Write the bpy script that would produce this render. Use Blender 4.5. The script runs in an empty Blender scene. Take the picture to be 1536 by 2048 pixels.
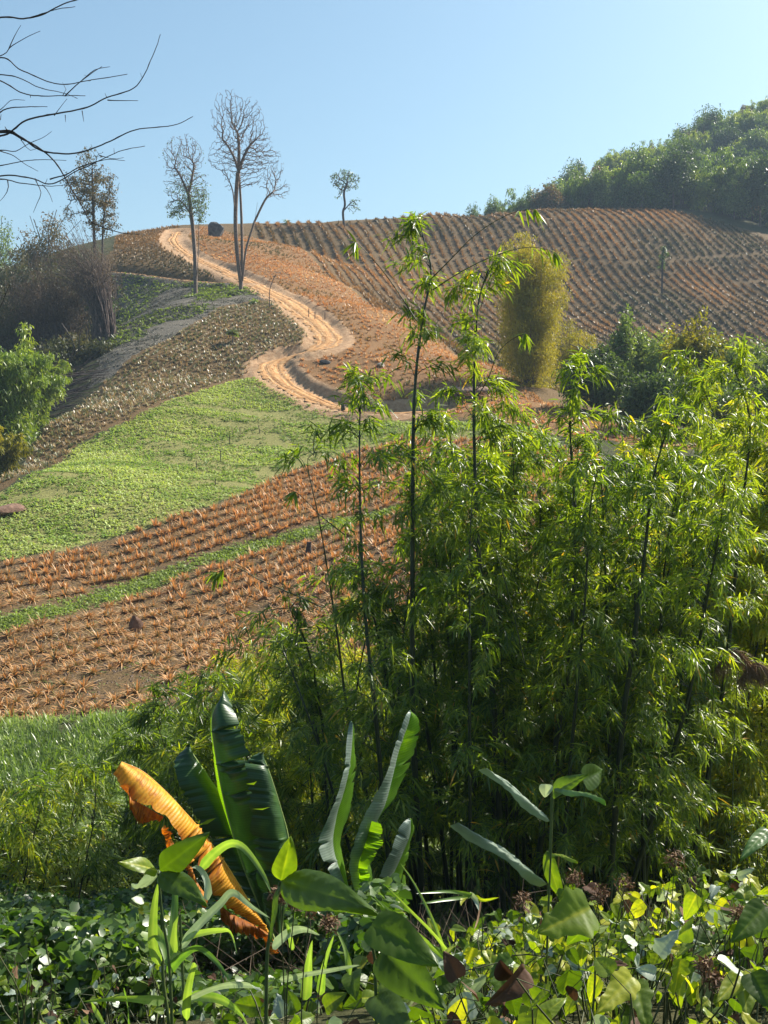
import bpy, math, random
import numpy as np
from mathutils import Vector

rng = np.random.default_rng(7)
random.seed(7)
C = bpy.context.scene
COL = C.collection
F = 2200.0
PITCH = math.atan((1024 - 850) / F)
cp, sp = math.cos(PITCH), math.sin(PITCH)

def P(px, py, Y):
    """world point on the sight line of photo pixel (px,py) at distance Y"""
    u = (px - 768) / F; v = (1024 - py) / F
    d = (u, cp + v * sp, v * cp - sp)
    k = Y / d[1]
    return np.array((d[0] * k, Y, d[2] * k))

def PIX(p):
    p = np.asarray(p, float)
    f = p[..., 1] * cp - p[..., 2] * sp
    up = p[..., 1] * sp + p[..., 2] * cp
    return 768 + F * p[..., 0] / f, 1024 - F * up / f

# ------------------------------------------------------------------ terrain
CTRL_PX = [
 (0,1430,36),(0,1250,44),(0,1110,54),(0,980,66),
 (300,1430,35),(300,1250,46),(300,1080,58),(300,900,80),(300,800,94),
 (600,1330,40),(600,1100,56),(600,940,76),(560,830,93),(530,750,105),
 (800,1250,44),(800,1050,60),(800,835,90),
 (1000,1200,44),(1000,1000,58),(1000,845,84),
 (1300,1200,42),(1300,1050,52),(1250,900,74),
 (1536,1200,40),(1536,950,62),(1500,890,76),
 (650,690,113),(620,610,130),(560,590,138),(480,560,148),(420,520,166),(345,465,200),
 (740,822,92),(740,700,113),(760,640,128),
 (600,500,190),(700,575,160),(850,650,136),(1010,742,111),(1080,800,97),(1210,845,88),(1390,885,79),
 (120,850,88),(0,962,68),(230,548,160),(390,585,146),(300,622,132),(240,705,112),(480,680,117),(400,740,108),
 (230,472,205),(340,453,214),(500,449,218),(700,448,226),(860,433,238),(1100,423,252),(1350,436,256),(1536,492,250),
 (720,500,205),(900,600,196),(1000,600,205),(1200,560,222),(1350,600,212),(1500,580,222),(1536,720,186),(1300,710,180),(1150,690,178),(1010,700,168),(900,520,218),(1350,510,236),
 (1536,262,410),(1400,318,400),(1250,372,390),(1120,425,385),(1536,470,300),(1300,440,310),
]
CTRL = [P(*c) for c in CTRL_PX]
CTRL += [np.array(c, float) for c in [
 (0,-6,-1.6),(-12,-4,-1.7),(12,-4,-1.6),(0,0,-1.65),(-6,1,-1.8),(6,1,-1.6),(0,3,-2.0),
 (-3,7,-3.9),(3,7,-3.6),(-8,8,-4.4),(9,8,-4.0),(0,12,-6.0),(-8,14,-6.4),(9,13,-6.0),(-12,20,-8.2),(0,19,-8.6),(10,20,-8.6),
 (-10,27,-9.8),(0,27,-10.2),(10,27,-10.0),(-25,30,-10.5),(25,30,-9.5),(30,10,-4),(-30,8,-5),(-4,32,-10.2),
 # left gully beyond the edge of the white field
 (-36,66,-11),(-38,85,-8),(-38,103,-3),(-42,120,2),(-62,90,-10),(-70,140,4),(-60,170,22),(-85,205,22),(-62,206,30),(-44,150,12),(-38,135,8),(-34,50,-9),
 # dip behind the inner ridge
 (5,152,11.5),(16,133,4.0),(24,116,0.0),(34,108,-3),(48,105,-4),(65,110,-3),(50,135,0),(24,150,5),(-4,172,20.5),(-14,196,29),(80,150,2),
 # behind the skyline
 (-60,270,22),(-30,280,22),(0,290,24),(40,310,26),(-60,400,0),(0,420,0),(-200,300,-5),(-200,100,-8),(60,350,25),
 (110,300,45),(130,220,38),(120,150,20),(110,90,0),(100,60,-4),(60,60,-4.5),(230,420,120),(170,400,100),(160,470,95),(100,480,70),
 (0,600,-10),(300,600,40),(-300,600,-10),(300,200,40),(300,0,-5),(-300,0,-10),(0,-80,-4),(60,480,35),(40,400,12),
]]
CTRL = np.array(CTRL)

class TPS:
    def __init__(s, pts, lam=0.02):
        s.c = pts[:, :2] / 100.0
        n = len(pts)
        K = s.k(s.c, s.c) + lam * 0.01 * np.eye(n)
        Pm = np.hstack([np.ones((n, 1)), s.c])
        A = np.zeros((n + 3, n + 3)); A[:n, :n] = K; A[:n, n:] = Pm; A[n:, :n] = Pm.T
        s.w = np.linalg.solve(A, np.concatenate([pts[:, 2], np.zeros(3)]))
    def k(s, a, b):
        r2 = ((a[:, None, :] - b[None, :, :]) ** 2).sum(-1) + 1e-4
        return r2 * np.log(r2) * 0.5
    def __call__(s, x, y):
        sh = np.shape(x)
        q = np.stack([np.ravel(x), np.ravel(y)], 1) / 100.0
        out = np.empty(len(q)); n = len(s.c)
        for i in range(0, len(q), 40000):
            b = q[i:i + 40000]
            out[i:i + 40000] = s.k(b, s.c) @ s.w[:n] + s.w[n] + b @ s.w[n + 1:]
        return out.reshape(sh)
tps = TPS(CTRL)

def _hash(ix, iy, s):
    h = np.sin(ix * 127.1 + iy * 311.7 + s * 74.7) * 43758.5453
    return h - np.floor(h)
def vnoise(x, y, s=0):
    ix = np.floor(x); iy = np.floor(y); fx = x - ix; fy = y - iy
    fx = fx * fx * (3 - 2 * fx); fy = fy * fy * (3 - 2 * fy)
    a = _hash(ix, iy, s); b = _hash(ix + 1, iy, s); c = _hash(ix, iy + 1, s); d = _hash(ix + 1, iy + 1, s)
    return (a * (1 - fx) + b * fx) * (1 - fy) + (c * (1 - fx) + d * fx) * fy
def fbm(x, y, s=0, o=4):
    t = 0; a = 0.5
    for i in range(o):
        t = t + a * vnoise(x, y, s + i); x = x * 2.03 + 17; y = y * 2.03 - 9; a *= 0.5
    return t / (1 - 0.5 ** o)
def H0(x, y):
    x = np.asarray(x, float); y = np.asarray(y, float)
    xc = np.clip(x, -300, 300); yc = np.clip(y, -80, 600)
    h = tps(xc, yc)
    far = np.clip((y - 450) / 150, 0, 1)
    h = h * (1 - far) + (-10) * far
    return h + (fbm(x / 9, y / 9, 3) - 0.5) * np.clip(y / 60, 0.3, 1.2) * 0.9

def hit(px, py, y0=20.0, y1=450.0, fn=None):
    fn = fn or H0
    Y = np.concatenate([np.arange(y0, 120, 0.25), np.arange(max(120, y0), y1, 0.5)])
    d = P(px, py, 1.0)
    g = fn(d[0] * Y, Y) - d[2] * Y
    k = np.argmax(g > 0) if (g > 0).any() else int(np.argmax(g))
    return np.array((d[0] * Y[k], Y[k], d[2] * Y[k]))

def resample(pts, step):
    pts = np.asarray(pts, float)
    # Catmull-Rom then equal spacing
    Q = np.vstack([2 * pts[0] - pts[1], pts, 2 * pts[-1] - pts[-2]])
    out = []
    for i in range(1, len(Q) - 2):
        for t in np.linspace(0, 1, 12, endpoint=False):
            a, b, c, d = Q[i - 1:i + 3]
            out.append(0.5 * (2 * b + (c - a) * t + (2 * a - 5 * b + 4 * c - d) * t * t + (3 * b - a - 3 * c + d) * t ** 3))
    out.append(Q[-2]); out = np.array(out)
    s = np.concatenate([[0], np.cumsum(np.linalg.norm(np.diff(out, axis=0), axis=1))])
    n = max(2, int(s[-1] / step)); q = np.linspace(0, s[-1], n)
    return np.stack([np.interp(q, s, out[:, i]) for i in range(out.shape[1])], 1)

ROAD_PX = [(372,459),(352,464),(345,478),(362,498),(395,517),(440,536),(500,563),(548,586),(592,611),(627,640),(652,664),(655,682),
           (628,698),(578,707),(545,722),(545,741),(572,766),(620,791),(680,812),(740,825)]
ROAD = np.array([hit(a, b, 60)[:2] for a, b in ROAD_PX]); ROAD = np.vstack([ROAD, ROAD[-1] + (3.0, -.1), ROAD[-1] + (5.0, .4)])
ROAD = resample(ROAD, 0.8)
TRAIL = resample(np.array([hit(a, b, 60)[:2] for a, b in [(225,545),(300,552),(390,561),(440,567),(500,566)]]), 0.8)
def smooth(a, k):
    ker = np.ones(k) / k
    p = np.concatenate([np.full(k // 2, a[0]), a, np.full(k // 2, a[-1])])
    return np.convolve(p, ker, 'valid')[:len(a)]
ROADZ = smooth(H0(ROAD[:, 0], ROAD[:, 1]), 9) - 0.25
TRAILZ = smooth(H0(TRAIL[:, 0], TRAIL[:, 1]), 9) - 0.1
def near_line(x, y, line):
    q = np.stack([np.ravel(x), np.ravel(y)], 1)
    D = np.empty(len(q)); I = np.empty(len(q), int)
    for i in range(0, len(q), 20000):
        b = q[i:i + 20000]
        d2 = ((b[:, None, :] - line[None]) ** 2).sum(-1)
        I[i:i + 20000] = d2.argmin(1); D[i:i + 20000] = np.sqrt(d2.min(1))
    return D.reshape(np.shape(x)), I.reshape(np.shape(x))
def H(x, y):
    x = np.asarray(x, float); y = np.asarray(y, float)
    h = H0(x, y)
    for L, Z, w in ((ROAD, ROADZ, 1.5), (TRAIL, TRAILZ, 0.7)):
        d, i = near_line(x, y, L)
        k = np.clip((w + 1.1 - d) / 1.1, 0, 1); k = k * k * (3 - 2 * k)
        h = h * (1 - k) + (Z[i] - 0.05) * k
    return h

def inpoly(x, y, poly):
    x = np.asarray(x); y = np.asarray(y); r = np.zeros(x.shape, bool); n = len(poly)
    for i in range(n):
        x1, y1 = poly[i][:2]; x2, y2 = poly[(i + 1) % n][:2]
        if y1 == y2: continue
        c = (y1 > y) != (y2 > y)
        r ^= c & (x < (x2 - x1) * (y - y1) / (y2 - y1) + x1)
    return r
def zone(pxs, y0=25): return np.array([(hit(*p, y0)[:2] if len(p) == 2 else np.array(p[:2], float)) for p in pxs])

Z_GREEN = zone([(530,751),(600,797),(690,829),(775,840),(900,846),(1090,852),(1090,888),(950,880),(800,878),(700,905),(560,950),(430,1010),(300,1055),(150,1095),(0,1125),(-120,1150),(-120,1040),(0,992),(60,952),(150,897),(260,842),(380,790),(470,762)])
Z_NEAR = zone([(-150,1165),(0,1128),(150,1098),(300,1058),(430,1013),(560,953),(700,908),(800,880),(1000,880),(1200,905),(1200,1120),(1000,1250),(700,1330),(560,1400),(380,1440),(200,1436),(0,1446),(-150,1450)])
Z_MID = zone([(526,747),(470,757),(380,785),(260,837),(150,892),(60,947),(0,985),(-30,1000),(-30,975),(0,960),(70,895),(130,835),(210,765),(290,702),(360,665),(450,615),(530,603),(590,632),(622,664),(620,684),(575,695),(530,712)])
RIDGE = [P(*c)[:2] for c in [(520,462,205),(600,500,190),(700,575,160),(850,650,136),(1010,742,111),(1080,800,97),(1210,845,88),(1390,885,79),(1600,890,77)]]
Z_ORANGE = np.array([hit(390,500,60)[:2], hit(372,470,60)[:2], hit(400,453,60)[:2]] + RIDGE + [hit(1500,905,40)[:2], hit(1200,880,40)[:2], hit(1000,852,40)[:2], hit(830,822,40)[:2], hit(740,812,40)[:2], hit(650,785,40)[:2], hit(600,765,40)[:2], hit(570,740,40)[:2], hit(585,720,40)[:2],
            hit(660,702,40)[:2], hit(695,690,40)[:2], hit(680,655,40)[:2], hit(640,620,40)[:2], hit(600,595,40)[:2], hit(520,560,40)[:2], hit(470,537,40)[:2]])
Z_HILLB = np.array([P(*c)[:2] for c in [(500,449,219),(600,447,224),(700,446,228),(860,430,242),(1000,423,250),(1100,421,257),(1220,423,262),(1350,434,264),(1450,456,262),(1560,500,254),(1800,600,240),(1800,760,180),(1560,740,178),(1300,740,170),(1150,720,168),(1080,800,104),(1010,742,113),(850,650,138),(700,575,162),(600,500,192),(520,463,207)]])
Z_TOPLEFT = zone([(232,474),(300,460),(362,453),(340,470),(352,495),(385,518),(430,540),(490,566),(390,553),(300,545),(225,535)], 60)
Z_ASH = zone([(225,550),(300,557),(390,567),(480,570),(540,585),(580,622),(520,600),(450,612),(360,662),(290,700),(210,762),(170,780),(215,700),(238,620)], 60)
STRIP = resample(np.array([hit(a, b)[:2] for a, b in [(-60,1272),(0,1250),(150,1213),(300,1165),(450,1112),(600,1072),(690,1047),(800,1020),(1000,980)]]), 0.5)

# ------------------------------------------------------------------ mesh helpers
def mesh_np(name, V, Q, tint=None, uv=None, mat=None, smooth_=True, tri=False, extra=None):
    V = np.ascontiguousarray(V, np.float32).reshape(-1, 3); Q = np.ascontiguousarray(Q, np.int32)
    k = Q.shape[1]
    m = bpy.data.meshes.new(name)
    m.vertices.add(len(V)); m.vertices.foreach_set('co', V.ravel())
    m.loops.add(Q.size); m.loops.foreach_set('vertex_index', Q.ravel())
    m.polygons.add(len(Q)); m.polygons.foreach_set('loop_start', np.arange(0, Q.size, k, dtype=np.int32))
    m.polygons.foreach_set('loop_total', np.full(len(Q), k, np.int32))
    m.polygons.foreach_set('use_smooth', np.full(len(Q), smooth_, bool))
    if tint is not None:
        a = m.attributes.new('tint', 'FLOAT', 'POINT'); a.data.foreach_set('value', np.ascontiguousarray(tint, np.float32).ravel())
    for nm, arr in (extra or {}).items():
        a = m.attributes.new(nm, 'FLOAT', 'POINT'); a.data.foreach_set('value', np.ascontiguousarray(arr, np.float32).ravel())
    if uv is not None:
        l = m.uv_layers.new(name='UVMap'); l.data.foreach_set('uv', np.ascontiguousarray(uv, np.float32)[Q.ravel()].ravel())
    m.update(); m.validate()
    if mat: m.materials.append(mat)
    return m
def tag(o, label=None, cat=None, group=None, kind=None):
    if label: o['label'] = label
    if cat: o['category'] = cat
    if group: o['group'] = group
    if kind: o['kind'] = kind
    return o
def link(name, mesh, parent=None, loc=(0, 0, 0)):
    o = bpy.data.objects.new(name, mesh); COL.objects.link(o); o.location = loc
    if parent is not None: o.parent = parent
    return o
def thing(name, label, cat, loc=(0, 0, 0), group=None):
    o = bpy.data.objects.new(name, None); COL.objects.link(o); o.location = loc; o.empty_display_size = 0.2
    return tag(o, label, cat, group)

class MB:
    """collects quads"""
    def __init__(s): s.V = []; s.Q = []; s.T = []; s.U = []; s.n = 0
    def add(s, V, Q, T=None, U=None):
        V = np.asarray(V, float).reshape(-1, 3); s.V.append(V); s.Q.append(np.asarray(Q, int) + s.n)
        s.T.append(np.full(len(V), 0.5) if T is None else np.broadcast_to(T, (len(V),)).astype(float))
        s.U.append(np.zeros((len(V), 2)) if U is None else np.asarray(U)); s.n += len(V)
    def mesh(s, name, mat, origin=(0, 0, 0), smooth_=True):
        return mesh_np(name, np.vstack(s.V) - np.asarray(origin), np.vstack(s.Q), np.concatenate(s.T), np.vstack(s.U), mat, smooth_)

def nrm(a): return a / np.maximum(np.linalg.norm(a, axis=-1, keepdims=True), 1e-9)

def strips(base, d, side, L, W, droop, prof=(0.25, 1, 0.8, 0.04), ts=None, fold=0.0, tint=None):
    """N leaves at once. base,d,side (N,3); L,W,droop (N,). fold>0 gives a V section."""
    N = len(base); k = len(prof)
    ts = np.linspace(0, 1, k) if ts is None else np.asarray(ts)
    L = np.broadcast_to(L, (N,)); W = np.broadcast_to(W, (N,)); droop = np.broadcast_to(droop, (N,))
    c = base[:, None, :] + d[:, None, :] * (L[:, None] * ts[None])[..., None]
    c[..., 2] -= (droop * L)[:, None] * ts[None] ** 2
    w = 0.5 * W[:, None] * np.asarray(prof)[None]
    if fold > 0:
        n = nrm(np.cross(side, d))
        V = np.stack([c + side[:, None] * w[..., None] + n[:, None] * (w * fold)[..., None], c, c - side[:, None] * w[..., None] + n[:, None] * (w * fold)[..., None]], 2)
        m = 3
    else:
        V = np.stack([c + side[:, None] * w[..., None], c - side[:, None] * w[..., None]], 2); m = 2
    V = V.reshape(N, k * m, 3)
    q = []
    for i in range(k - 1):
        for j in range(m - 1):
            a = i * m + j; q.append((a, a + 1, a + m + 1, a + m))
    q = np.array(q)
    Q = (q[None] + (np.arange(N) * k * m)[:, None, None]).reshape(-1, 4)
    T = np.repeat(np.broadcast_to(0.5 if tint is None else tint, (N,)), k * m)
    return V.reshape(-1, 3), Q, T

def randu(N, zlo=-1, zhi=1):
    a = rng.uniform(0, 2 * math.pi, N); z = rng.uniform(zlo, zhi, N); r = np.sqrt(1 - z * z)
    return np.stack([r * np.cos(a), r * np.sin(a), z], 1)
def sides(d, flat=0.0):
    """a unit vector perpendicular to d; flat=1 keeps blades facing up"""
    N = len(d); up = np.array([[0, 0, 1.0]])
    s = np.cross(d, up) ; s[np.linalg.norm(s, axis=1) < 1e-3] = (1, 0, 0); s = nrm(s); n = np.cross(s, d)
    a = rng.normal(0, 1, N) * (1 - flat) * 1.6
    return s * np.cos(a)[:, None] + n * np.sin(a)[:, None]

def tube(mb, pts, rad, sides_=6, tint=0.5):
    pts = np.asarray(pts, float); n = len(pts); rad = np.broadcast_to(rad, (n,))
    t = np.gradient(pts, axis=0); t = nrm(t)
    ref = np.array([0.31, 0.17, 0.93]) if abs(t[0][2]) < 0.9 else np.array([1.0, 0.1, 0])
    a = nrm(np.cross(t, ref[None])); b = np.cross(t, a)
    ang = np.linspace(0, 2 * math.pi, sides_, endpoint=False)
    V = pts[:, None] + rad[:, None, None] * (a[:, None] * np.cos(ang)[None, :, None] + b[:, None] * np.sin(ang)[None, :, None])
    Q = [(i * sides_ + j, i * sides_ + (j + 1) % sides_, (i + 1) * sides_ + (j + 1) % sides_, (i + 1) * sides_ + j) for i in range(n - 1) for j in range(sides_)]
    U = np.stack(np.meshgrid(np.linspace(0, 1, n), np.linspace(0, 1, sides_), indexing='ij'), -1).reshape(-1, 2)
    mb.add(V.reshape(-1, 3), Q, tint, U)

def multitube(mb, A, Bq, ra, rb, s=4, tint=None):
    """straight tapered segments, vectorised"""
    A = np.asarray(A); Bq = np.asarray(Bq); N = len(A); ra = np.asarray(ra); rb = np.asarray(rb)
    t = nrm(Bq - A); ref = np.tile([[0.21, 0.13, 0.97]], (N, 1)); ref[np.abs(t[:, 2]) > 0.93] = (1, 0.1, 0)
    a = nrm(np.cross(t, ref)); b = np.cross(t, a)
    ang = np.linspace(0, 2 * math.pi, s, endpoint=False)
    ring = a[:, None] * np.cos(ang)[None, :, None] + b[:, None] * np.sin(ang)[None, :, None]
    V = np.concatenate([A[:, None] + ring * ra[:, None, None], Bq[:, None] + ring * rb[:, None, None]], 1)
    q = np.array([(j, (j + 1) % s, s + (j + 1) % s, s + j) for j in range(s)])
    Q = (q[None] + (np.arange(N) * 2 * s)[:, None, None]).reshape(-1, 4)
    mb.add(V.reshape(-1, 3), Q, 0.5 if tint is None else np.repeat(tint, 2 * s))

# ------------------------------------------------------------------ materials
def newmat(name):
    m = bpy.data.materials.new(name); m.use_nodes = True; nt = m.node_tree; nt.nodes.clear()
    return m, nt, nt.nodes, nt.links
def ramp(nodes, cols):
    r = nodes.new('ShaderNodeValToRGB'); e = r.color_ramp.elements
    while len(e) < len(cols): e.new(0.5)
    for i, (p, c) in enumerate(cols): e[i].position = p; e[i].color = (*c, 1)
    return r
def leafmat(name, cols, trans=0.45, tcol=(1.25, 1.35, 0.35), rough=0.45, spec=0.3, noise=3.0, pleat=0.0, pl_scale=60.0):
    m, nt, N, Lk = newmat(name)
    out = N.new('ShaderNodeOutputMaterial'); at = N.new('ShaderNodeAttribute'); at.attribute_name = 'tint'
    r = ramp(N, cols); Lk.new(at.outputs['Fac'], r.inputs[0])
    geo = N.new('ShaderNodeNewGeometry'); ns = N.new('ShaderNodeTexNoise'); ns.inputs['Scale'].default_value = noise; ns.inputs['Detail'].default_value = 4
    Lk.new(geo.outputs['Position'], ns.inputs['Vector'])
    mr = N.new('ShaderNodeMapRange'); mr.inputs['To Min'].default_value = 0.6; mr.inputs['To Max'].default_value = 1.4
    Lk.new(ns.outputs['Fac'], mr.inputs['Value'])
    mul = N.new('ShaderNodeVectorMath'); mul.operation = 'SCALE'; Lk.new(r.outputs[0], mul.inputs[0]); Lk.new(mr.outputs[0], mul.inputs['Scale'])
    pb = N.new('ShaderNodeBsdfPrincipled'); Lk.new(mul.outputs[0], pb.inputs['Base Color'])
    pb.inputs['Roughness'].default_value = rough; pb.inputs['Specular IOR Level'].default_value = spec
    tr = N.new('ShaderNodeBsdfTranslucent')
    tm = N.new('ShaderNodeVectorMath'); tm.operation = 'MULTIPLY'; tm.inputs[1].default_value = tcol
    Lk.new(mul.outputs[0], tm.inputs[0]); Lk.new(tm.outputs[0], tr.inputs['Color'])
    mx = N.new('ShaderNodeMixShader'); mx.inputs[0].default_value = trans
    Lk.new(pb.outputs[0], mx.inputs[1]); Lk.new(tr.outputs[0], mx.inputs[2]); Lk.new(mx.outputs[0], out.inputs[0])
    if pleat > 0:
        uv = N.new('ShaderNodeUVMap'); w = N.new('ShaderNodeTexWave'); w.bands_direction = 'Y'; w.inputs['Scale'].default_value = pl_scale
        w.inputs['Distortion'].default_value = 1.0; w.inputs['Detail'].default_value = 2
        Lk.new(uv.outputs[0], w.inputs['Vector'])
        bp = N.new('ShaderNodeBump'); bp.inputs['Strength'].default_value = pleat; bp.inputs['Distance'].default_value = 0.01
        Lk.new(w.outputs['Fac'], bp.inputs['Height']); Lk.new(bp.outputs[0], pb.inputs['Normal']); Lk.new(bp.outputs[0], tr.inputs['Normal'])
        m2 = N.new('ShaderNodeMapRange'); m2.inputs['To Min'].default_value = 0.86; m2.inputs['To Max'].default_value = 1.08; Lk.new(w.outputs['Fac'], m2.inputs['Value'])
        mm = N.new('ShaderNodeMath'); mm.operation = 'MULTIPLY'; Lk.new(mr.outputs[0], mm.inputs[0]); Lk.new(m2.outputs[0], mm.inputs[1]); Lk.new(mm.outputs[0], mul.inputs['Scale'])
    return m
def solidmat(name, c1, c2, scale=4.0, rough=0.85, bump=0.3, dist=0.02, spec=0.3):
    m, nt, N, Lk = newmat(name)
    out = N.new('ShaderNodeOutputMaterial'); geo = N.new('ShaderNodeNewGeometry'); ns = N.new('ShaderNodeTexNoise')
    ns.inputs['Scale'].default_value = scale; ns.inputs['Detail'].default_value = 8; ns.inputs['Roughness'].default_value = 0.65
    Lk.new(geo.outputs['Position'], ns.inputs['Vector'])
    r = ramp(N, [(0.35, c1), (0.65, c2)]); Lk.new(ns.outputs['Fac'], r.inputs[0])
    pb = N.new('ShaderNodeBsdfPrincipled'); Lk.new(r.outputs[0], pb.inputs['Base Color']); pb.inputs['Roughness'].default_value = rough; pb.inputs['Specular IOR Level'].default_value = spec
    bp = N.new('ShaderNodeBump'); bp.inputs['Strength'].default_value = bump; bp.inputs['Distance'].default_value = dist
    Lk.new(ns.outputs['Fac'], bp.inputs['Height']); Lk.new(bp.outputs[0], pb.inputs['Normal']); Lk.new(pb.outputs[0], out.inputs[0])
    return m

# ------------------------------------------------------------------ camera, light, sky
cam = bpy.data.objects.new('camera', bpy.data.cameras.new('camera')); COL.objects.link(cam)
cam.location = (0, 0, 0); cam.rotation_euler = (math.pi / 2 - PITCH, 0, 0)
cam.data.sensor_fit = 'VERTICAL'; cam.data.sensor_height = 36; cam.data.sensor_width = 27; cam.data.lens = 36 * F / 2048
cam.data.clip_start = 0.05; cam.data.clip_end = 9000
C.camera = cam
SUN_AZ, SUN_EL = math.radians(52), math.radians(41)
sun = bpy.data.objects.new('sun', bpy.data.lights.new('sun', 'SUN')); COL.objects.link(sun)
sd = Vector((math.sin(SUN_AZ) * math.cos(SUN_EL), math.cos(SUN_AZ) * math.cos(SUN_EL), math.sin(SUN_EL)))
sun.rotation_euler = sd.to_track_quat('Z', 'Y').to_euler(); sun.location = sd * 50 + Vector((0, 0, 40))
sun.data.energy = 5.0; sun.data.angle = math.radians(0.53); sun.data.color = (1.0, 0.93, 0.82)
W = bpy.data.worlds.new('World'); C.world = W; W.use_nodes = True
wn = W.node_tree; sky = wn.nodes.new('ShaderNodeTexSky'); sky.sky_type = 'NISHITA'; sky.sun_disc = False
sky.sun_elevation = SUN_EL; sky.sun_rotation = SUN_AZ; sky.air_density = 1.0; sky.dust_density = 3.2; sky.ozone_density = 2.5; sky.altitude = 500
bg = wn.nodes['Background']; tint_ = wn.nodes.new('ShaderNodeVectorMath'); tint_.operation = 'MULTIPLY'; tint_.inputs[1].default_value = (0.82, 1.0, 0.95); wn.links.new(sky.outputs[0], tint_.inputs[0]); wn.links.new(tint_.outputs[0], bg.inputs[0]); bg.inputs[1].default_value = 0.078
C.view_settings.view_transform = 'Standard'; C.view_settings.look = 'None'; C.view_settings.gamma = 1; C.view_settings.exposure = 1.15
C.cycles.use_denoising = True
C.cycles.max_bounces = 6; C.cycles.diffuse_bounces = 3; C.cycles.transmission_bounces = 4; C.cycles.volume_bounces = 0; C.cycles.transparent_max_bounces = 4
C.cycles.sample_clamp_indirect = 6

# ------------------------------------------------------------------ ground
def grid_ground():
    ys = [-60, -40, -28, -20, -15]
    y = -11.0
    while y < 300: ys.append(y); y += 0.22 + 0.0018 * max(y, 0)
    while y < 1500: ys.append(y); y += max(1.5, (y - 290) * 0.06)
    ys = np.array(ys); ns = 430
    s = np.linspace(-1, 1, ns); s = np.sign(s) * (0.75 * np.abs(s) + 0.25 * np.abs(s) ** 3)
    wy = np.where(ys < 300, 16 + 0.47 * np.maximum(ys, 0), 16 + 141 + (ys - 300) * 1.2)
    X = s[None] * wy[:, None]; Yg = np.repeat(ys[:, None], ns, 1)
    # outer skirts so that the sheet reaches far to both sides
    Xl = np.stack([X[:, 0] - 900, X[:, 0] - 200, X[:, 0] - 60], 1); Xr = np.stack([X[:, -1] + 60, X[:, -1] + 200, X[:, -1] + 900], 1)
    X = np.hstack([Xl, X, Xr]); Yg = np.repeat(ys[:, None], X.shape[1], 1)
    Z = H(X, Yg)
    n, m = X.shape
    idx = np.arange(n * m).reshape(n, m)
    Q = np.stack([idx[:-1, :-1], idx[:-1, 1:], idx[1:, 1:], idx[1:, :-1]], -1).reshape(-1, 4)
    jx = X + (fbm(X / 1.5, Yg / 1.5, 11) - .5) * 1.2; jy = Yg + (fbm(X / 1.5, Yg / 1.5, 15) - .5) * 1.2
    ex = {}
    ex['z_green'] = inpoly(jx, jy, Z_GREEN).astype(float)
    ds, _ = near_line(X, Yg, STRIP); ex['z_strip'] = np.clip(1.1 - ds / .8 - .5 * (fbm(X / 3, Yg / 3, 19) > .6), 0, 1)
    ex['z_orange'] = (inpoly(jx, jy, Z_ORANGE)).astype(float)
    ex['z_ash'] = inpoly(jx, jy, Z_ASH).astype(float)
    ex['z_field'] = (inpoly(jx, jy, Z_NEAR) | inpoly(jx, jy, Z_MID) | inpoly(jx, jy, Z_HILLB) | inpoly(jx, jy, Z_TOPLEFT) | ((Yg > 86) & (Yg < 262) & (X > -26 + (Yg > 150) * -16) & (X < 150))).astype(float)
    d1, _ = near_line(X, Yg, ROAD); d2, _ = near_line(X, Yg, TRAIL)
    ex['z_road'] = np.maximum(np.clip((3.4 - d1) / 1.2, 0, 1), np.clip((1.1 - d2) / .5, 0, 1))
    return mesh_np('ground', np.stack([X, Yg, Z], -1), Q, None, None, None, True, extra=ex)

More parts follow.
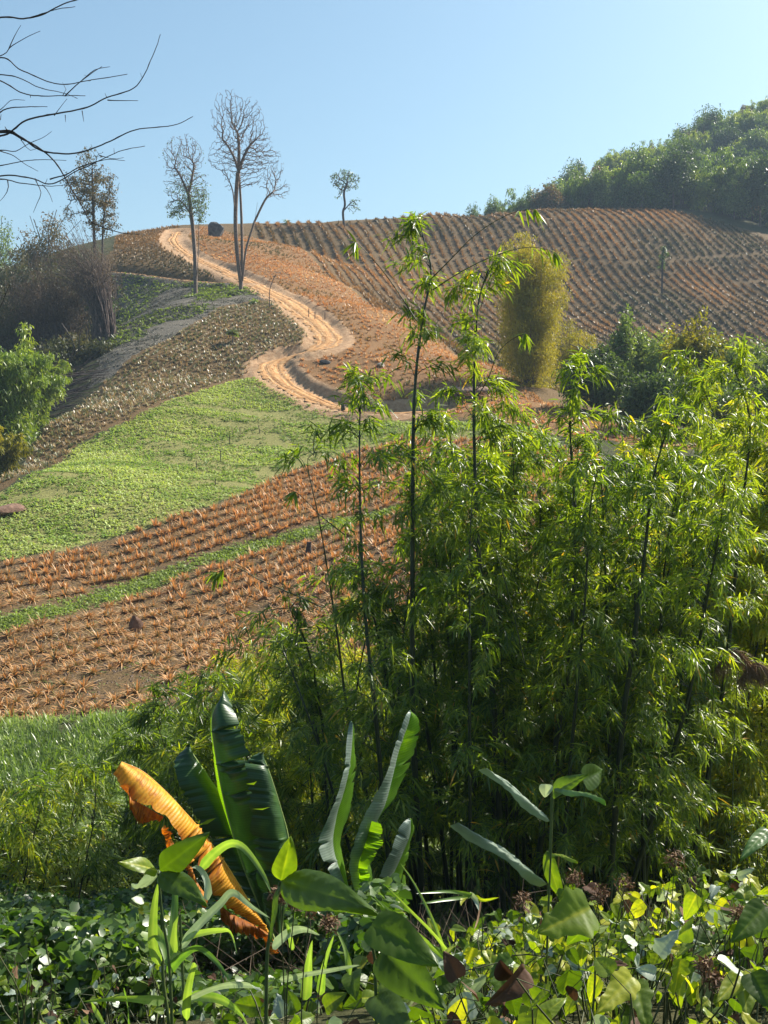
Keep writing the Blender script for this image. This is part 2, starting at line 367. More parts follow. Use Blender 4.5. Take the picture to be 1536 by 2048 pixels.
def ground_mat():
    m, nt, N, Lk = newmat('ground_soil_and_cover')
    out = N.new('ShaderNodeOutputMaterial'); geo = N.new('ShaderNodeNewGeometry')
    def noise(sc, d=6, ro=0.6):
        n = N.new('ShaderNodeTexNoise'); n.inputs['Scale'].default_value = sc; n.inputs['Detail'].default_value = d; n.inputs['Roughness'].default_value = ro
        Lk.new(geo.outputs['Position'], n.inputs['Vector']); return n
    n1 = noise(0.35); n2 = noise(2.5, 8, 0.7); n3 = noise(9, 6, 0.75)
    def rc(n, a, b, lo=0.35, hi=0.65):
        r = ramp(N, [(lo, a), (hi, b)]); Lk.new(n.outputs['Fac'], r.inputs[0]); return r.outputs[0]
    base = rc(n2, (0.035, 0.045, 0.018), (0.09, 0.085, 0.04))
    field = rc(n3, (0.055, 0.036, 0.018), (0.205, 0.135, 0.065))
    orange = rc(n3, (0.13, 0.068, 0.032), (0.30, 0.17, 0.075))
    green = rc(n3, (0.10, 0.095, 0.035), (0.30, 0.29, 0.10))
    ash = rc(n3, (0.045, 0.042, 0.032), (0.25, 0.22, 0.18), 0.38, 0.66)
    road = rc(n2, (0.30, 0.17, 0.09), (0.48, 0.32, 0.19))
    cur = base
    def mix(att, col, soft=True):
        nonlocal cur
        a = N.new('ShaderNodeAttribute'); a.attribute_name = att
        mx = N.new('ShaderNodeMix'); mx.data_type = 'RGBA'
        ad = N.new('ShaderNodeMath'); ad.operation = 'ADD'; sb = N.new('ShaderNodeMath'); sb.operation = 'MULTIPLY_ADD'; sb.inputs[1].default_value = 0.8; sb.inputs[2].default_value = -0.4
        Lk.new(n3.outputs['Fac'], sb.inputs[0]); Lk.new(a.outputs['Fac'], ad.inputs[0]); Lk.new(sb.outputs[0], ad.inputs[1])
        st = N.new('ShaderNodeMapRange'); st.inputs['From Min'].default_value = 0.4; st.inputs['From Max'].default_value = 0.6; Lk.new(ad.outputs[0], st.inputs['Value'])
        Lk.new(st.outputs[0], mx.inputs[0]); Lk.new(cur, mx.inputs[6]); Lk.new(col, mx.inputs[7]); cur = mx.outputs[2]
    mix('z_field', field); mix('z_orange', orange); mix('z_ash', ash); mix('z_green', green)
    strip = rc(n3, (0.06, 0.10, 0.025), (0.17, 0.22, 0.06)); mix('z_strip', strip); mix('z_road', road)
    pb = N.new('ShaderNodeBsdfPrincipled'); pb.inputs['Roughness'].default_value = 0.95; pb.inputs['Specular IOR Level'].default_value = 0.1
    Lk.new(cur, pb.inputs['Base Color'])
    b = N.new('ShaderNodeBump'); b.inputs['Strength'].default_value = 0.8; b.inputs['Distance'].default_value = 0.12; Lk.new(n3.outputs['Fac'], b.inputs['Height']); Lk.new(b.outputs[0], pb.inputs['Normal'])
    Lk.new(pb.outputs[0], out.inputs[0]); return m
gm = grid_ground(); gm.materials.append(ground_mat())
tag(link('ground', gm), kind='structure')

# the dirt road: a rutted ribbon laid in its bench
def ribbon(line, zz, half, name, mat, lift=0.05, seed=5, ruts=True):
    line = np.asarray(line); q = resample(np.column_stack([line, zz]), 0.35); ln = q[:, :2]; z = q[:, 2]
    t = nrm(np.gradient(ln, axis=0)); nn = np.stack([-t[:, 1], t[:, 0]], 1)
    k = 25; s = np.linspace(-1, 1, k)
    _, pyy = PIX(np.column_stack([ln, z])); hw = half * (np.interp(pyy, [480, 540, 600, 690, 720, 800], [.62, .75, 1.15, 1.2, .95, .85]) if name == 'road' else 1) * .9 * (1 + 0.22 * (fbm(np.arange(len(ln)) * 0.08, np.zeros(len(ln)), seed) - 0.5) * 2)
    XY = ln[:, None] + nn[:, None] * (s[None] * (hw * (1 + .12 * rng.normal(0, 1, len(hw)) * 0))[:, None] + np.sign(s)[None] * (np.abs(s) > .8)[None] * (vnoise(np.arange(len(ln)) * .5, np.zeros(len(ln)), seed + 3)[:, None] - .5) * .55)[..., None]
    zz = z[:, None] + lift - 0.16 * np.clip(np.abs(s) - 0.8, 0, 1)[None] * 5 * 0.4 + np.zeros(XY.shape[:2])
    if ruts: zz += -0.10 * (np.exp(-((np.abs(s) - 0.48) / 0.11) ** 2))[None] + 0.05 * np.exp(-(s / 0.2) ** 2)[None]
    zz += (fbm(XY[..., 0] * 1.4, XY[..., 1] * 1.4, seed) - 0.5) * 0.14
    V = np.concatenate([XY, zz[..., None]], -1)
    n, m = V.shape[:2]; idx = np.arange(n * m).reshape(n, m)
    Q = np.stack([idx[:-1, :-1], idx[:-1, 1:], idx[1:, 1:], idx[1:, :-1]], -1).reshape(-1, 4)
    uv = np.stack(np.meshgrid(np.arange(n) * 0.1, s, indexing='ij'), -1).reshape(-1, 2)
    return tag(link(name, mesh_np(name, V, Q, None, uv, mat)), kind='structure')
def road_mat():
    m, nt, N, Lk = newmat('rutted_sandy_dirt')
    out = N.new('ShaderNodeOutputMaterial'); uv = N.new('ShaderNodeUVMap'); geo = N.new('ShaderNodeNewGeometry')
    mp = N.new('ShaderNodeMapping'); mp.inputs['Scale'].default_value = (0.6, 7, 1); Lk.new(uv.outputs[0], mp.inputs[0])
    n1 = N.new('ShaderNodeTexNoise'); n1.inputs['Scale'].default_value = 2.2; n1.inputs['Detail'].default_value = 6; Lk.new(mp.outputs[0], n1.inputs['Vector'])
    n2 = N.new('ShaderNodeTexNoise'); n2.inputs['Scale'].default_value = 3; n2.inputs['Detail'].default_value = 8; Lk.new(geo.outputs['Position'], n2.inputs['Vector'])
    r = ramp(N, [(0.34, (0.16, 0.075, 0.032)), (0.46, (0.40, 0.20, 0.08)), (0.57, (0.54, 0.32, 0.15)), (0.7, (0.66, 0.47, 0.30))])
    ad = N.new('ShaderNodeMath'); ad.operation = 'MULTIPLY_ADD'; ad.inputs[1].default_value = 0.55; Lk.new(n1.outputs['Fac'], ad.inputs[0])
    ml = N.new('ShaderNodeMath'); ml.operation = 'MULTIPLY'; ml.inputs[1].default_value = 0.45; Lk.new(n2.outputs['Fac'], ml.inputs[0]); Lk.new(ml.outputs[0], ad.inputs[2])
    Lk.new(ad.outputs[0], r.inputs[0])
    pb = N.new('ShaderNodeBsdfPrincipled'); pb.inputs['Roughness'].default_value = 0.95; pb.inputs['Specular IOR Level'].default_value = 0.1; Lk.new(r.outputs[0], pb.inputs['Base Color'])
    b = N.new('ShaderNodeBump'); b.inputs['Strength'].default_value = 0.9; b.inputs['Distance'].default_value = 0.1; Lk.new(ad.outputs[0], b.inputs['Height']); Lk.new(b.outputs[0], pb.inputs['Normal'])
    Lk.new(pb.outputs[0], out.inputs[0]); return m
RM = road_mat()
TRACK = np.array([hit(px, py, 60)[:2] for px, py in [(1310,893),(1400,885),(1480,884),(1560,889),(1650,895)]])
ribbon(ROAD, ROADZ, 1.4, 'road', RM)
ribbon(resample(TRACK, .8), H(*resample(TRACK, .8).T), 0.9, 'track', RM, 0.07, 9, False)
ribbon(TRAIL, TRAILZ, 0.55, 'footpath', RM, 0.04, 8, False)

# even air from the camera to beyond the hills
import bmesh
bm = bmesh.new(); bmesh.ops.create_cube(bm, size=1); hm = bpy.data.meshes.new('haze')
_z0 = float(min(v.co.z for v in gm.vertices)) - 1.0; _z1 = 190.0
for v in bm.verts: v.co = Vector((v.co.x * 5600, v.co.y * 1700 + 740, (_z0 + _z1) / 2 + v.co.z * (_z1 - _z0)))
bm.to_mesh(hm); bm.free()
hz_m, nt, N, Lk = newmat('pale_air'); o_ = N.new('ShaderNodeOutputMaterial'); pv = N.new('ShaderNodeVolumePrincipled')
pv.inputs['Color'].default_value = (0.62, 0.80, 1.0, 1); pv.inputs['Density'].default_value = 0.00032; pv.inputs['Anisotropy'].default_value = 0.0
Lk.new(pv.outputs[0], o_.inputs['Volume']); hm.materials.append(hz_m)
tag(link('haze', hm), 'thin pale haze that fades the far hill and forest', 'haze', kind='stuff')
# ------------------------------------------------------------------ field crops
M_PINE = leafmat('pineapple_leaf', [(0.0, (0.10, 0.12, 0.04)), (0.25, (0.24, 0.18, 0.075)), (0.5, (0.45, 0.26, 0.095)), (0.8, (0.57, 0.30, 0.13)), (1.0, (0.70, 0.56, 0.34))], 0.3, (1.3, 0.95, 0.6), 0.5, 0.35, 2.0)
M_PINEB = leafmat('pineapple_leaf_far_hill', [(0.0, (0.075, 0.085, 0.035)), (0.3, (0.16, 0.12, 0.055)), (0.6, (0.33, 0.20, 0.085)), (1.0, (0.46, 0.27, 0.12))], 0.22, (1.2, 0.95, 0.5), 0.5, 0.35, 0.06)
M_SILVER = leafmat('silvery_pineapple_leaf', [(0.0, (0.11, 0.14, 0.06)), (0.4, (0.22, 0.23, 0.12)), (0.7, (0.42, 0.27, 0.15)), (1.0, (0.52, 0.53, 0.44))], 0.25, (1.1, 1.0, 0.6), 0.4, 0.5, 1.0)
M_CROP = leafmat('low_green_crop', [(0.0, (0.11, 0.16, 0.035)), (0.5, (0.24, 0.35, 0.065)), (1.0, (0.44, 0.50, 0.17))], 0.35, (1.2, 1.25, 0.4), 0.55, 0.25, 0.3)
M_WEED = leafmat('green_weeds', [(0.0, (0.07, 0.085, 0.03)), (0.5, (0.16, 0.20, 0.05)), (1.0, (0.30, 0.38, 0.09))], 0.4, (1.2, 1.3, 0.4), 0.5, 0.3, 1.0)

def tufts(cx, cy, n, L, W, elev=(25, 80), prof=(0.8, 1, 0.08), fold=0.0, droop=0.35, tint=(0.5, 0.2), zoff=-0.02, jitter=0.04, tn=None):
    """n blades at each plant centre"""
    N = len(cx); z = H(cx, cy) + zoff
    sc = np.repeat(rng.uniform(0.75, 1.2, N), n)
    b = np.repeat(np.stack([cx, cy, z], 1), n, 0) + rng.normal(0, jitter, (N * n, 3)) * (1, 1, 0.2)
    el = np.radians(rng.uniform(*elev, N * n)); az = (np.tile(np.arange(n) * 2.399, N) + np.repeat(rng.uniform(0, 6.28, N), n) + rng.normal(0, .2, N * n))
    d = np.stack([np.cos(el) * np.cos(az), np.cos(el) * np.sin(az), np.sin(el)], 1)
    s = np.stack([-np.sin(az), np.cos(az), 0 * az], 1)
    t = np.repeat(rng.normal(0, tint[1], N) if tn is None else tn, n) + tint[0] + rng.normal(0, 0.13, N * n)
    return strips(b, d, s, L * sc * rng.uniform(0.7, 1.1, N * n), W * sc, droop * rng.uniform(0.5, 1.5, N * n), prof, None, fold, np.clip(t, 0, 1))

def rows(poly, dirv, pitch, step, jit=0.12, wob=0.0, drop=0.06):
    dirv = np.asarray(dirv, float) / np.linalg.norm(dirv); nv = np.array((-dirv[1], dirv[0]))
    a = poly[:, :2] @ dirv; b = poly[:, :2] @ nv
    A, B = np.meshgrid(np.arange(a.min(), a.max(), step), np.arange(b.min(), b.max(), pitch))
    A = A + rng.normal(0, jit * step * 2, A.shape); B = B + rng.normal(0, jit * 0.35, A.shape)
    if wob: B = B + wob * (vnoise(A / 14, B / 40, 4) - 0.5)
    x = A * dirv[0] + B * nv[0]; y = A * dirv[1] + B * nv[1]
    x = x.ravel(); y = y.ravel()
    k = inpoly(x, y, poly) & (rng.random(len(x)) > drop)
    return x[k], y[k]
def clear_road(x, y, w=2.1, t=0.8):
    d, _ = near_line(x, y, ROAD); e, _ = near_line(x, y, TRAIL)
    return (d > w) & (e > t)

# near field: the 300 nearest are plants of their own
d0 = hit(690, 1047)[:2] - hit(0, 1250)[:2]
px_, py_ = rows(Z_NEAR, d0, 1.04, 0.42, 0.14, 1.4, 0.06)
ds, _ = near_line(px_, py_, STRIP); k = ds > 0.95
px_, py_ = px_[k], py_[k]
thin = vnoise(px_ / 3, py_ / 3, 9)
k = ~((thin < 0.22) & (py_ < 50)); px_, py_ = px_[k], py_[k]
# plants seen largest: in the frame, clear of the bamboo
pz = H(px_, py_); ix, iy = PIX(np.stack([px_, py_, pz], 1))
vis = (ix > -15) & (ix < 700) & (iy < 1450) & ~((ix > 330) & (iy > 1400 + (330 - ix) * 0.36))
score = np.where(vis, py_, 1e6); order = np.argsort(score)
first, rest = order[:300], order[300:]
print('near field plants', len(px_), 'visible', vis.sum())

def pine_mesh(i):
    n = 32
    L = 0.84; el = np.radians(np.linspace(80, 12, n) + rng.normal(0, 6, n)); az = np.arange(n) * 2.399 + rng.normal(0, .25, n)
    d = np.stack([np.cos(el) * np.cos(az), np.cos(el) * np.sin(az), np.sin(el)], 1); s = np.stack([-np.sin(az), np.cos(az), 0 * az], 1)
    b = d * (1, 1, 0) * 0.05 + (0, 0, 0.02)
    V, Q, T = strips(b, d, s, L * rng.uniform(0.6, 1.1, n) * (0.75 + 0.3 * np.sin(np.linspace(0, 3.1, n))), 0.055, rng.uniform(0.25, 0.7, n), (0.9, 1, 0.75, 0.42, 0.05), None, 0.5, np.clip(0.55 + rng.normal(0, .16, n), 0, 1))
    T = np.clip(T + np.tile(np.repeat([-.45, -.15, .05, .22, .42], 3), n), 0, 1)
    return mesh_np('pineapple_plant', V, Q, T, None, M_PINE)
PM = [pine_mesh(i) for i in range(7)]
sd_, si_ = near_line(px_, py_, STRIP)
for j in first:
    above = (py_[j] > STRIP[si_[j]][1])
    lab = 'orange red pineapple plant in the rows above the green weed strip' if above else 'orange red pineapple plant in the rows below the green weed strip'
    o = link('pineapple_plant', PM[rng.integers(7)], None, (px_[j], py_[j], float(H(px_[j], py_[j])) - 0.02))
    o.rotation_euler = (rng.normal(0, .06), rng.normal(0, .06), rng.uniform(0, 6.28)); s = rng.uniform(0.65, 1.15); o.scale = (s, s, s * rng.uniform(.85, 1.1))
    tag(o, lab, 'pineapple plant', 'pineapple plants ' + ('above' if above else 'below') + ' the green strip')
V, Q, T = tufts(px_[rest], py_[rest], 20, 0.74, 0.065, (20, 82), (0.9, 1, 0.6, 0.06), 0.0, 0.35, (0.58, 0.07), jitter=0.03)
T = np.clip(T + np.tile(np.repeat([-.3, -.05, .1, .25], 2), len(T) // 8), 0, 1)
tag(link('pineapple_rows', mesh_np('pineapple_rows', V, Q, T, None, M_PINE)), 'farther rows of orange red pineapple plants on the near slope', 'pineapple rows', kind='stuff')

# the orange slope between road and inner ridge
d1 = hit(900, 690, 60)[:2] - hit(620, 560, 60)[:2]
x, y = rows(Z_ORANGE, d1, 0.95, 0.5, 0.3, 1.0, 0.10); k = clear_road(x, y, 2.6); x, y = x[k], y[k]
tn = (fbm(x / 9, y / 9, 21) - 0.5) * 1.7; k = rng.random(len(x)) < 0.85
V, Q, T = tufts(x[k], y[k], 11, 0.55, 0.075, (20, 82), (0.9, 1, 0.1), 0, 0.35, (0.50, 0.1), tn=tn[k] + rng.normal(0, .08, k.sum()))
tag(link('pineapple_slope', mesh_np('pineapple_slope', V, Q, T, None, M_PINE)), 'dense orange pineapple crop on the slope right of the dirt road', 'pineapple crop', kind='stuff')
print('orange', k.sum())
x, y = rows(Z_MID, hit(600, 640, 60)[:2] - hit(100, 900, 60)[:2], 0.72, 0.36, 0.25, 0.8, 0.08); k = clear_road(x, y, 2.3); x, y = x[k], y[k]
ix, iy = PIX(np.stack([x, y, H(x, y)], 1))
tn = np.clip((ix + (iy - 700) * 0.9 - 420) / 900, -0.3, 0.1) + 0.0
silver = np.clip(1.0 - (iy + ix * 0.52 - 800) / 120, 0, 1)
tn = np.where(rng.random(len(x)) < 0.12 + 0.25 * silver, 0.3, np.where(rng.random(len(x)) < .35 + .4 * silver, -.3, 0.05)) + rng.normal(0, .12, len(x))
V, Q, T = tufts(x, y, 11, 0.6, 0.075, (20, 80), (0.9, 1, 0.1), 0, 0.4, (0.58, 0.1), tn=tn)
tag(link('silvery_pineapple_rows', mesh_np('silvery_pineapple_rows', V, Q, T, None, M_SILVER)), 'silvery and rust coloured pineapple rows above the green field', 'pineapple crop', kind='stuff')
print('mid', len(x))
x, y = rows(Z_TOPLEFT, (1, 0.4), 1.0, 0.55, 0.2, 0.8, 0.08); k = clear_road(x, y, 2.3); x, y = x[k], y[k]
ix, iy = PIX(np.stack([x, y, H(x, y)], 1))
V, Q, T = tufts(x, y, 11, 0.75, 0.10, (30, 82), (0.9, 1, 0.1), 0, 0.35, (0.35, 0.1), tn=np.clip((505 - iy) / 120, -0.3, 0.15))
tag(link('dark_pineapple_rows', mesh_np('dark_pineapple_rows', V, Q, T, None, M_PINEB)), 'dark green and brown pineapple crop left of the top of the road', 'pineapple crop', kind='stuff')
# far hill, planted in long slanting rows
pa, pb_ = hit(1060, 440, 150, 300)[:2], hit(1300, 684, 120, 300)[:2]
print('hill row', pa, pb_)
dB = pb_ - pa
def rowsB():
    dv = dB / np.linalg.norm(dB); nv = np.array((-dv[1], dv[0])); poly = Z_HILLB
    a = poly @ dv; b = poly @ nv
    A, B = np.meshgrid(np.arange(a.min(), a.max(), 0.37), np.arange(b.min(), b.max(), 2.1))
    am = A.mean()
    Bq = B + 0.0006 * (A - am) ** 2 + 0.8 * (vnoise(A / 30, B / 40, 4) - 0.5) + rng.normal(0, .07, A.shape)
    A = A + rng.normal(0, .12, A.shape)
    x = (A * dv[0] + Bq * nv[0]).ravel(); y = (A * dv[1] + Bq * nv[1]).ravel()
    k = inpoly(x, y, poly) & (rng.random(len(x)) > 0.05); return x[k], y[k]
x, y = rowsB()
ix, iy = PIX(np.stack([x, y, H(x, y)], 1)); k = (ix > -60) & (ix < 1700); x, y, ix, iy = x[k], y[k], ix[k], iy[k]
# two faint terrace breaks cross the slope
br = np.abs(iy - (520 - 0.012 * (ix - 1000) + 6 * np.sin(ix / 90))) < 2.2
br |= np.abs(iy - (560 + 5 * np.sin(ix / 70))) < (1.8 * (ix > 1470))
x, y, ix, iy = x[~br], y[~br], ix[~br], iy[~br]
gapn = fbm(x / 5, y / 5, 33); kk = (gapn > .24) | (rng.random(len(x)) < .6); x, y, ix, iy = x[kk], y[kk], ix[kk], iy[kk]
tn = (fbm(x / 16, y / 16, 31) - 0.5) * 2.2 - np.clip((iy - 560) / 300, 0, .3) + np.clip((470 - iy) / 150, 0, .2)
V, Q, T = tufts(x, y, 11, 1.0, 0.15, (15, 80), (0.9, 1, 0.1), 0, 0.3, (0.52, 0.12), tn=tn)
tag(link('pineapple_hill_rows', mesh_np('pineapple_hill_rows', V, Q, T, None, M_PINEB)), 'long slanting rows of pineapples covering the far hill', 'pineapple rows', kind='stuff')
print('hillB', len(x))

# green field crop
def scatter(poly, dens, seedn=None):
    x0, y0 = poly.min(0)[:2]; x1, y1 = poly.max(0)[:2]; n = int((x1 - x0) * (y1 - y0) * dens)
    x = rng.uniform(x0, x1, n); y = rng.uniform(y0, y1, n); k = inpoly(x, y, poly); return x[k], y[k]
x, y = scatter(Z_GREEN, 22)
g = fbm(x / 5, y / 2.2, 41); k = (g + rng.normal(0, .1, len(x)) > 0.42) & clear_road(x, y, 1.9); x, y, g = x[k], y[k], g[k]
V, Q, T = tufts(x, y, 6, 0.24, 0.085, (5, 65), (0.5, 1, 0.2), 0, 0.5, (0.55, 0.14), tn=(g - 0.5) * 2.4 + rng.normal(0, .1, len(g)), zoff=0.03, jitter=0.12)
tag(link('green_crop', mesh_np('green_crop', V, Q, T, None, M_CROP)), 'bright green low bean crop covering the middle field', 'crop', kind='stuff')
print('crop', len(x))
# weed strip through the near field, weeds between rows and on ash ground
n = 4200; i = rng.integers(0, len(STRIP), n); x = STRIP[i, 0] + rng.normal(0, .4, n); y = STRIP[i, 1] + rng.normal(0, .4, n)
k = (fbm(x / 3, y / 3, 19) < .6) | (rng.random(len(x)) < .35); x, y = x[k], y[k]
V1 = tufts(x, y, 7, 0.2, 0.07, (5, 70), (0.5, 1, 0.2), 0, 0.5, (0.72, 0.1), zoff=0.02, jitter=0.08)
x, y = scatter(Z_NEAR, 7); k = (fbm(x / 4, y / 4, 51) > 0.56) & (rng.random(len(x)) < 0.5); x, y = x[k], y[k]
V2 = tufts(x, y, 6, 0.16, 0.05, (5, 60), (0.5, 1, 0.2), 0, 0.5, (0.35, 0.1), zoff=0.0, jitter=0.08)
x, y = scatter(Z_ASH, 6); g = fbm(x / 7, y / 7, 61) + 0.12 * (y > 132); k = (g > 0.56) & clear_road(x, y, 2, 1); x, y = x[k], y[k]
V3 = tufts(x, y, 7, 0.42, 0.13, (15, 75), (0.5, 1, 0.2), 0, 0.5, (0.42, 0.3), jitter=0.12)
x, y = scatter(Z_ASH, 9); k = clear_road(x, y, 2, .8) & (fbm(x / 3, y / 1.5, 63) > .42); x, y = x[k], y[k]
V4 = tufts(x, y, 6, .3, .07, (0, 60), (.8, 1, .2), 0, .4, (.35, .35), jitter=.15)
tag(link('burnt_litter', mesh_np('burnt_litter', *V4, None, leafmat('grey_burnt_litter', [(0, (.03, .03, .02)), (.5, (.12, .13, .08)), (1, (.42, .40, .34))], .1, (1, 1, .8), .8, .1, 1))), 'grey burnt stubble and litter on the bare slope under the trees', 'litter', kind='stuff')
for nm, lab, vv in (('weed_strip', 'strip of bright green weeds between the pineapple rows', V1), ('field_weeds', 'small weeds on the brown soil between pineapple rows', V2), ('slope_weeds', 'patchy green weeds on the grey burnt slope under the trees', V3)):
    tag(link(nm, mesh_np(nm, *vv, None, M_WEED)), lab, 'weeds', kind='stuff')
# clods and dry litter on the bare soil of the near field
x, y = scatter(Z_NEAR, 16); k = y < 62; x, y = x[k], y[k]; N = len(x)
z = H(x, y); r = rng.uniform(.02, .07, N); oc = np.array([(1, 0, 0), (0, 1, 0), (-1, 0, 0), (0, -1, 0), (0, 0, .8)])
oc = oc[None] * r[:, None, None] * rng.uniform(.6, 1.4, (N, 5, 1)); V = oc + np.stack([x, y, z], 1)[:, None]
q = np.array([(0, 1, 4), (1, 2, 4), (2, 3, 4), (3, 0, 4)]); Q = (q[None] + np.arange(N)[:, None, None] * 5).reshape(-1, 3)
M_CLOD = solidmat('brown_clods', (0.07, 0.045, 0.03), (0.2, 0.14, 0.1), 6)
tag(link('soil_clods', mesh_np('soil_clods', V, Q, None, None, M_CLOD, False)), 'loose brown clods of soil between the near pineapple rows', 'soil clods', kind='stuff')
# ------------------------------------------------------------------ trees and clumps on the hills
def grow(base, trunks, att, step, kill, infl, maxn=2600, up=0.12, r_tip=0.012, expo=2.3, seed=1):
    """space colonisation: trunks are polylines to start from; att (N,3) attractors. Returns segments."""
    g = np.random.default_rng(seed)
    nodes = []; par = []
    for tr in trunks:
        p = resample(np.array(tr, float), step)
        if nodes:
            j = int(np.argmin([np.linalg.norm(p[0] - n) for n in nodes]))
        else: j = -1
        for q in p:
            nodes.append(q); par.append(j); j = len(nodes) - 1
    nodes = np.array(nodes); par = list(par); att = att.copy()
    nchild = np.zeros(len(nodes) + 12000, int)
    d = np.linalg.norm(att[:, None] - nodes[None], axis=2); near = d.argmin(1); nd = d.min(1)
    for it in range(400):
        if len(att) == 0 or len(nodes) > maxn: break
        m = nd < infl
        if not m.any(): m = nd <= nd.min() + step
        new = []; npar = []
        for k in np.unique(near[m]):
            if nchild[k] > 3: continue
            v = nrm(att[m & (near == k)] - nodes[k]).sum(0); v = v / max(np.linalg.norm(v), 1e-6) + np.array((0, 0, up)) + g.normal(0, .34, 3)
            v /= np.linalg.norm(v); new.append(nodes[k] + v * step); npar.append(k); nchild[k] += 1
        if not new: break
        s = len(nodes); nodes = np.vstack([nodes, new]); par += npar
        dn = np.linalg.norm(att[:, None] - np.array(new)[None], axis=2); a = dn.argmin(1); b = dn.min(1)
        u = b < nd; near[u] = s + a[u]; nd = np.where(u, b, nd)
        keep = nd > kill; att, near, nd = att[keep], near[keep], nd[keep]
    n = len(nodes); par = np.array(par); R = np.zeros(n); ch = np.zeros(n, int)
    for i in range(n - 1, 0, -1):
        if R[i] == 0: R[i] = r_tip ** expo
        if par[i] >= 0: R[par[i]] += R[i]; ch[par[i]] += 1
    R = np.where(R == 0, r_tip ** expo, R) ** (1 / expo)
    return nodes, par, R, ch

def envelope(n, ells, seed):
    """points inside a union of ellipsoids (cx,cy,cz,rx,ry,rz,weight)"""
    g = np.random.default_rng(seed); out = []; w = np.array([e[6] for e in ells], float); w /= w.sum()
    for e, k in zip(ells, (w * n).astype(int)):
        v = g.normal(0, 1, (k, 3)); v /= np.linalg.norm(v, axis=1, keepdims=True); v *= (g.random(k) ** (1 / 2.4))[:, None]
        out.append(v * (e[3], e[4], e[5]) + (e[0], e[1], e[2]))
    return np.vstack(out)

M_BARKG = solidmat('grey_brown_bark', (0.10, 0.07, 0.055), (0.26, 0.19, 0.15), 5)
M_BARKD = solidmat('dark_twig_bark', (0.035, 0.028, 0.025), (0.09, 0.07, 0.06), 6)
M_CANE = solidmat('dry_bamboo_cane', (0.045, 0.032, 0.03), (0.17, 0.12, 0.10), 2)
M_TREE = leafmat('tree_leaf', [(0.0, (0.06, 0.085, 0.03)), (0.5, (0.14, 0.19, 0.055)), (1.0, (0.27, 0.31, 0.11))], 0.35, (1.2, 1.35, 0.4), 0.45, 0.35, 0.25)
M_DRYLEAF = leafmat('brownish_tree_leaf', [(0.0, (0.06, 0.07, 0.025)), (0.5, (0.13, 0.11, 0.045)), (1.0, (0.26, 0.15, 0.075))], 0.35, (1.2, 1.1, 0.5), 0.5, 0.3, 0.5)
M_BAMFAR = leafmat('distant_bamboo_leaf', [(0.0, (0.06, 0.10, 0.025)), (0.5, (0.16, 0.23, 0.045)), (1.0, (0.32, 0.36, 0.07))], 0.42, (1.25, 1.3, 0.35), 0.45, 0.35, 0.15)
M_BAMYEL = leafmat('yellow_bamboo_leaf', [(0.0, (0.12, 0.13, 0.02)), (0.5, (0.33, 0.30, 0.035)), (1.0, (0.52, 0.42, 0.06))], 0.45, (1.2, 1.15, 0.3), 0.45, 0.3, 0.4)
M_BAMDRY = leafmat('dry_bamboo_leaf', [(0.0, (0.07, 0.05, 0.035)), (0.5, (0.15, 0.11, 0.075)), (1.0, (0.27, 0.2, 0.13))], 0.3, (1.1, 1.0, 0.7), 0.6, 0.2, 0.5)

def leaves_at(pts, L, W, down=0.35, prof=(0.3, 1, 0.15), tint=0.5, tvar=0.2, flat=0.2):
    N = len(pts); d = nrm(randu(N) - (0, 0, down)); t = np.clip(tint + rng.normal(0, tvar, N), 0, 1)
    return strips(pts, d, sides(d, flat), L * rng.uniform(.6, 1.3, N), W * rng.uniform(.7, 1.2, N), 0.25, prof, None, 0, t)

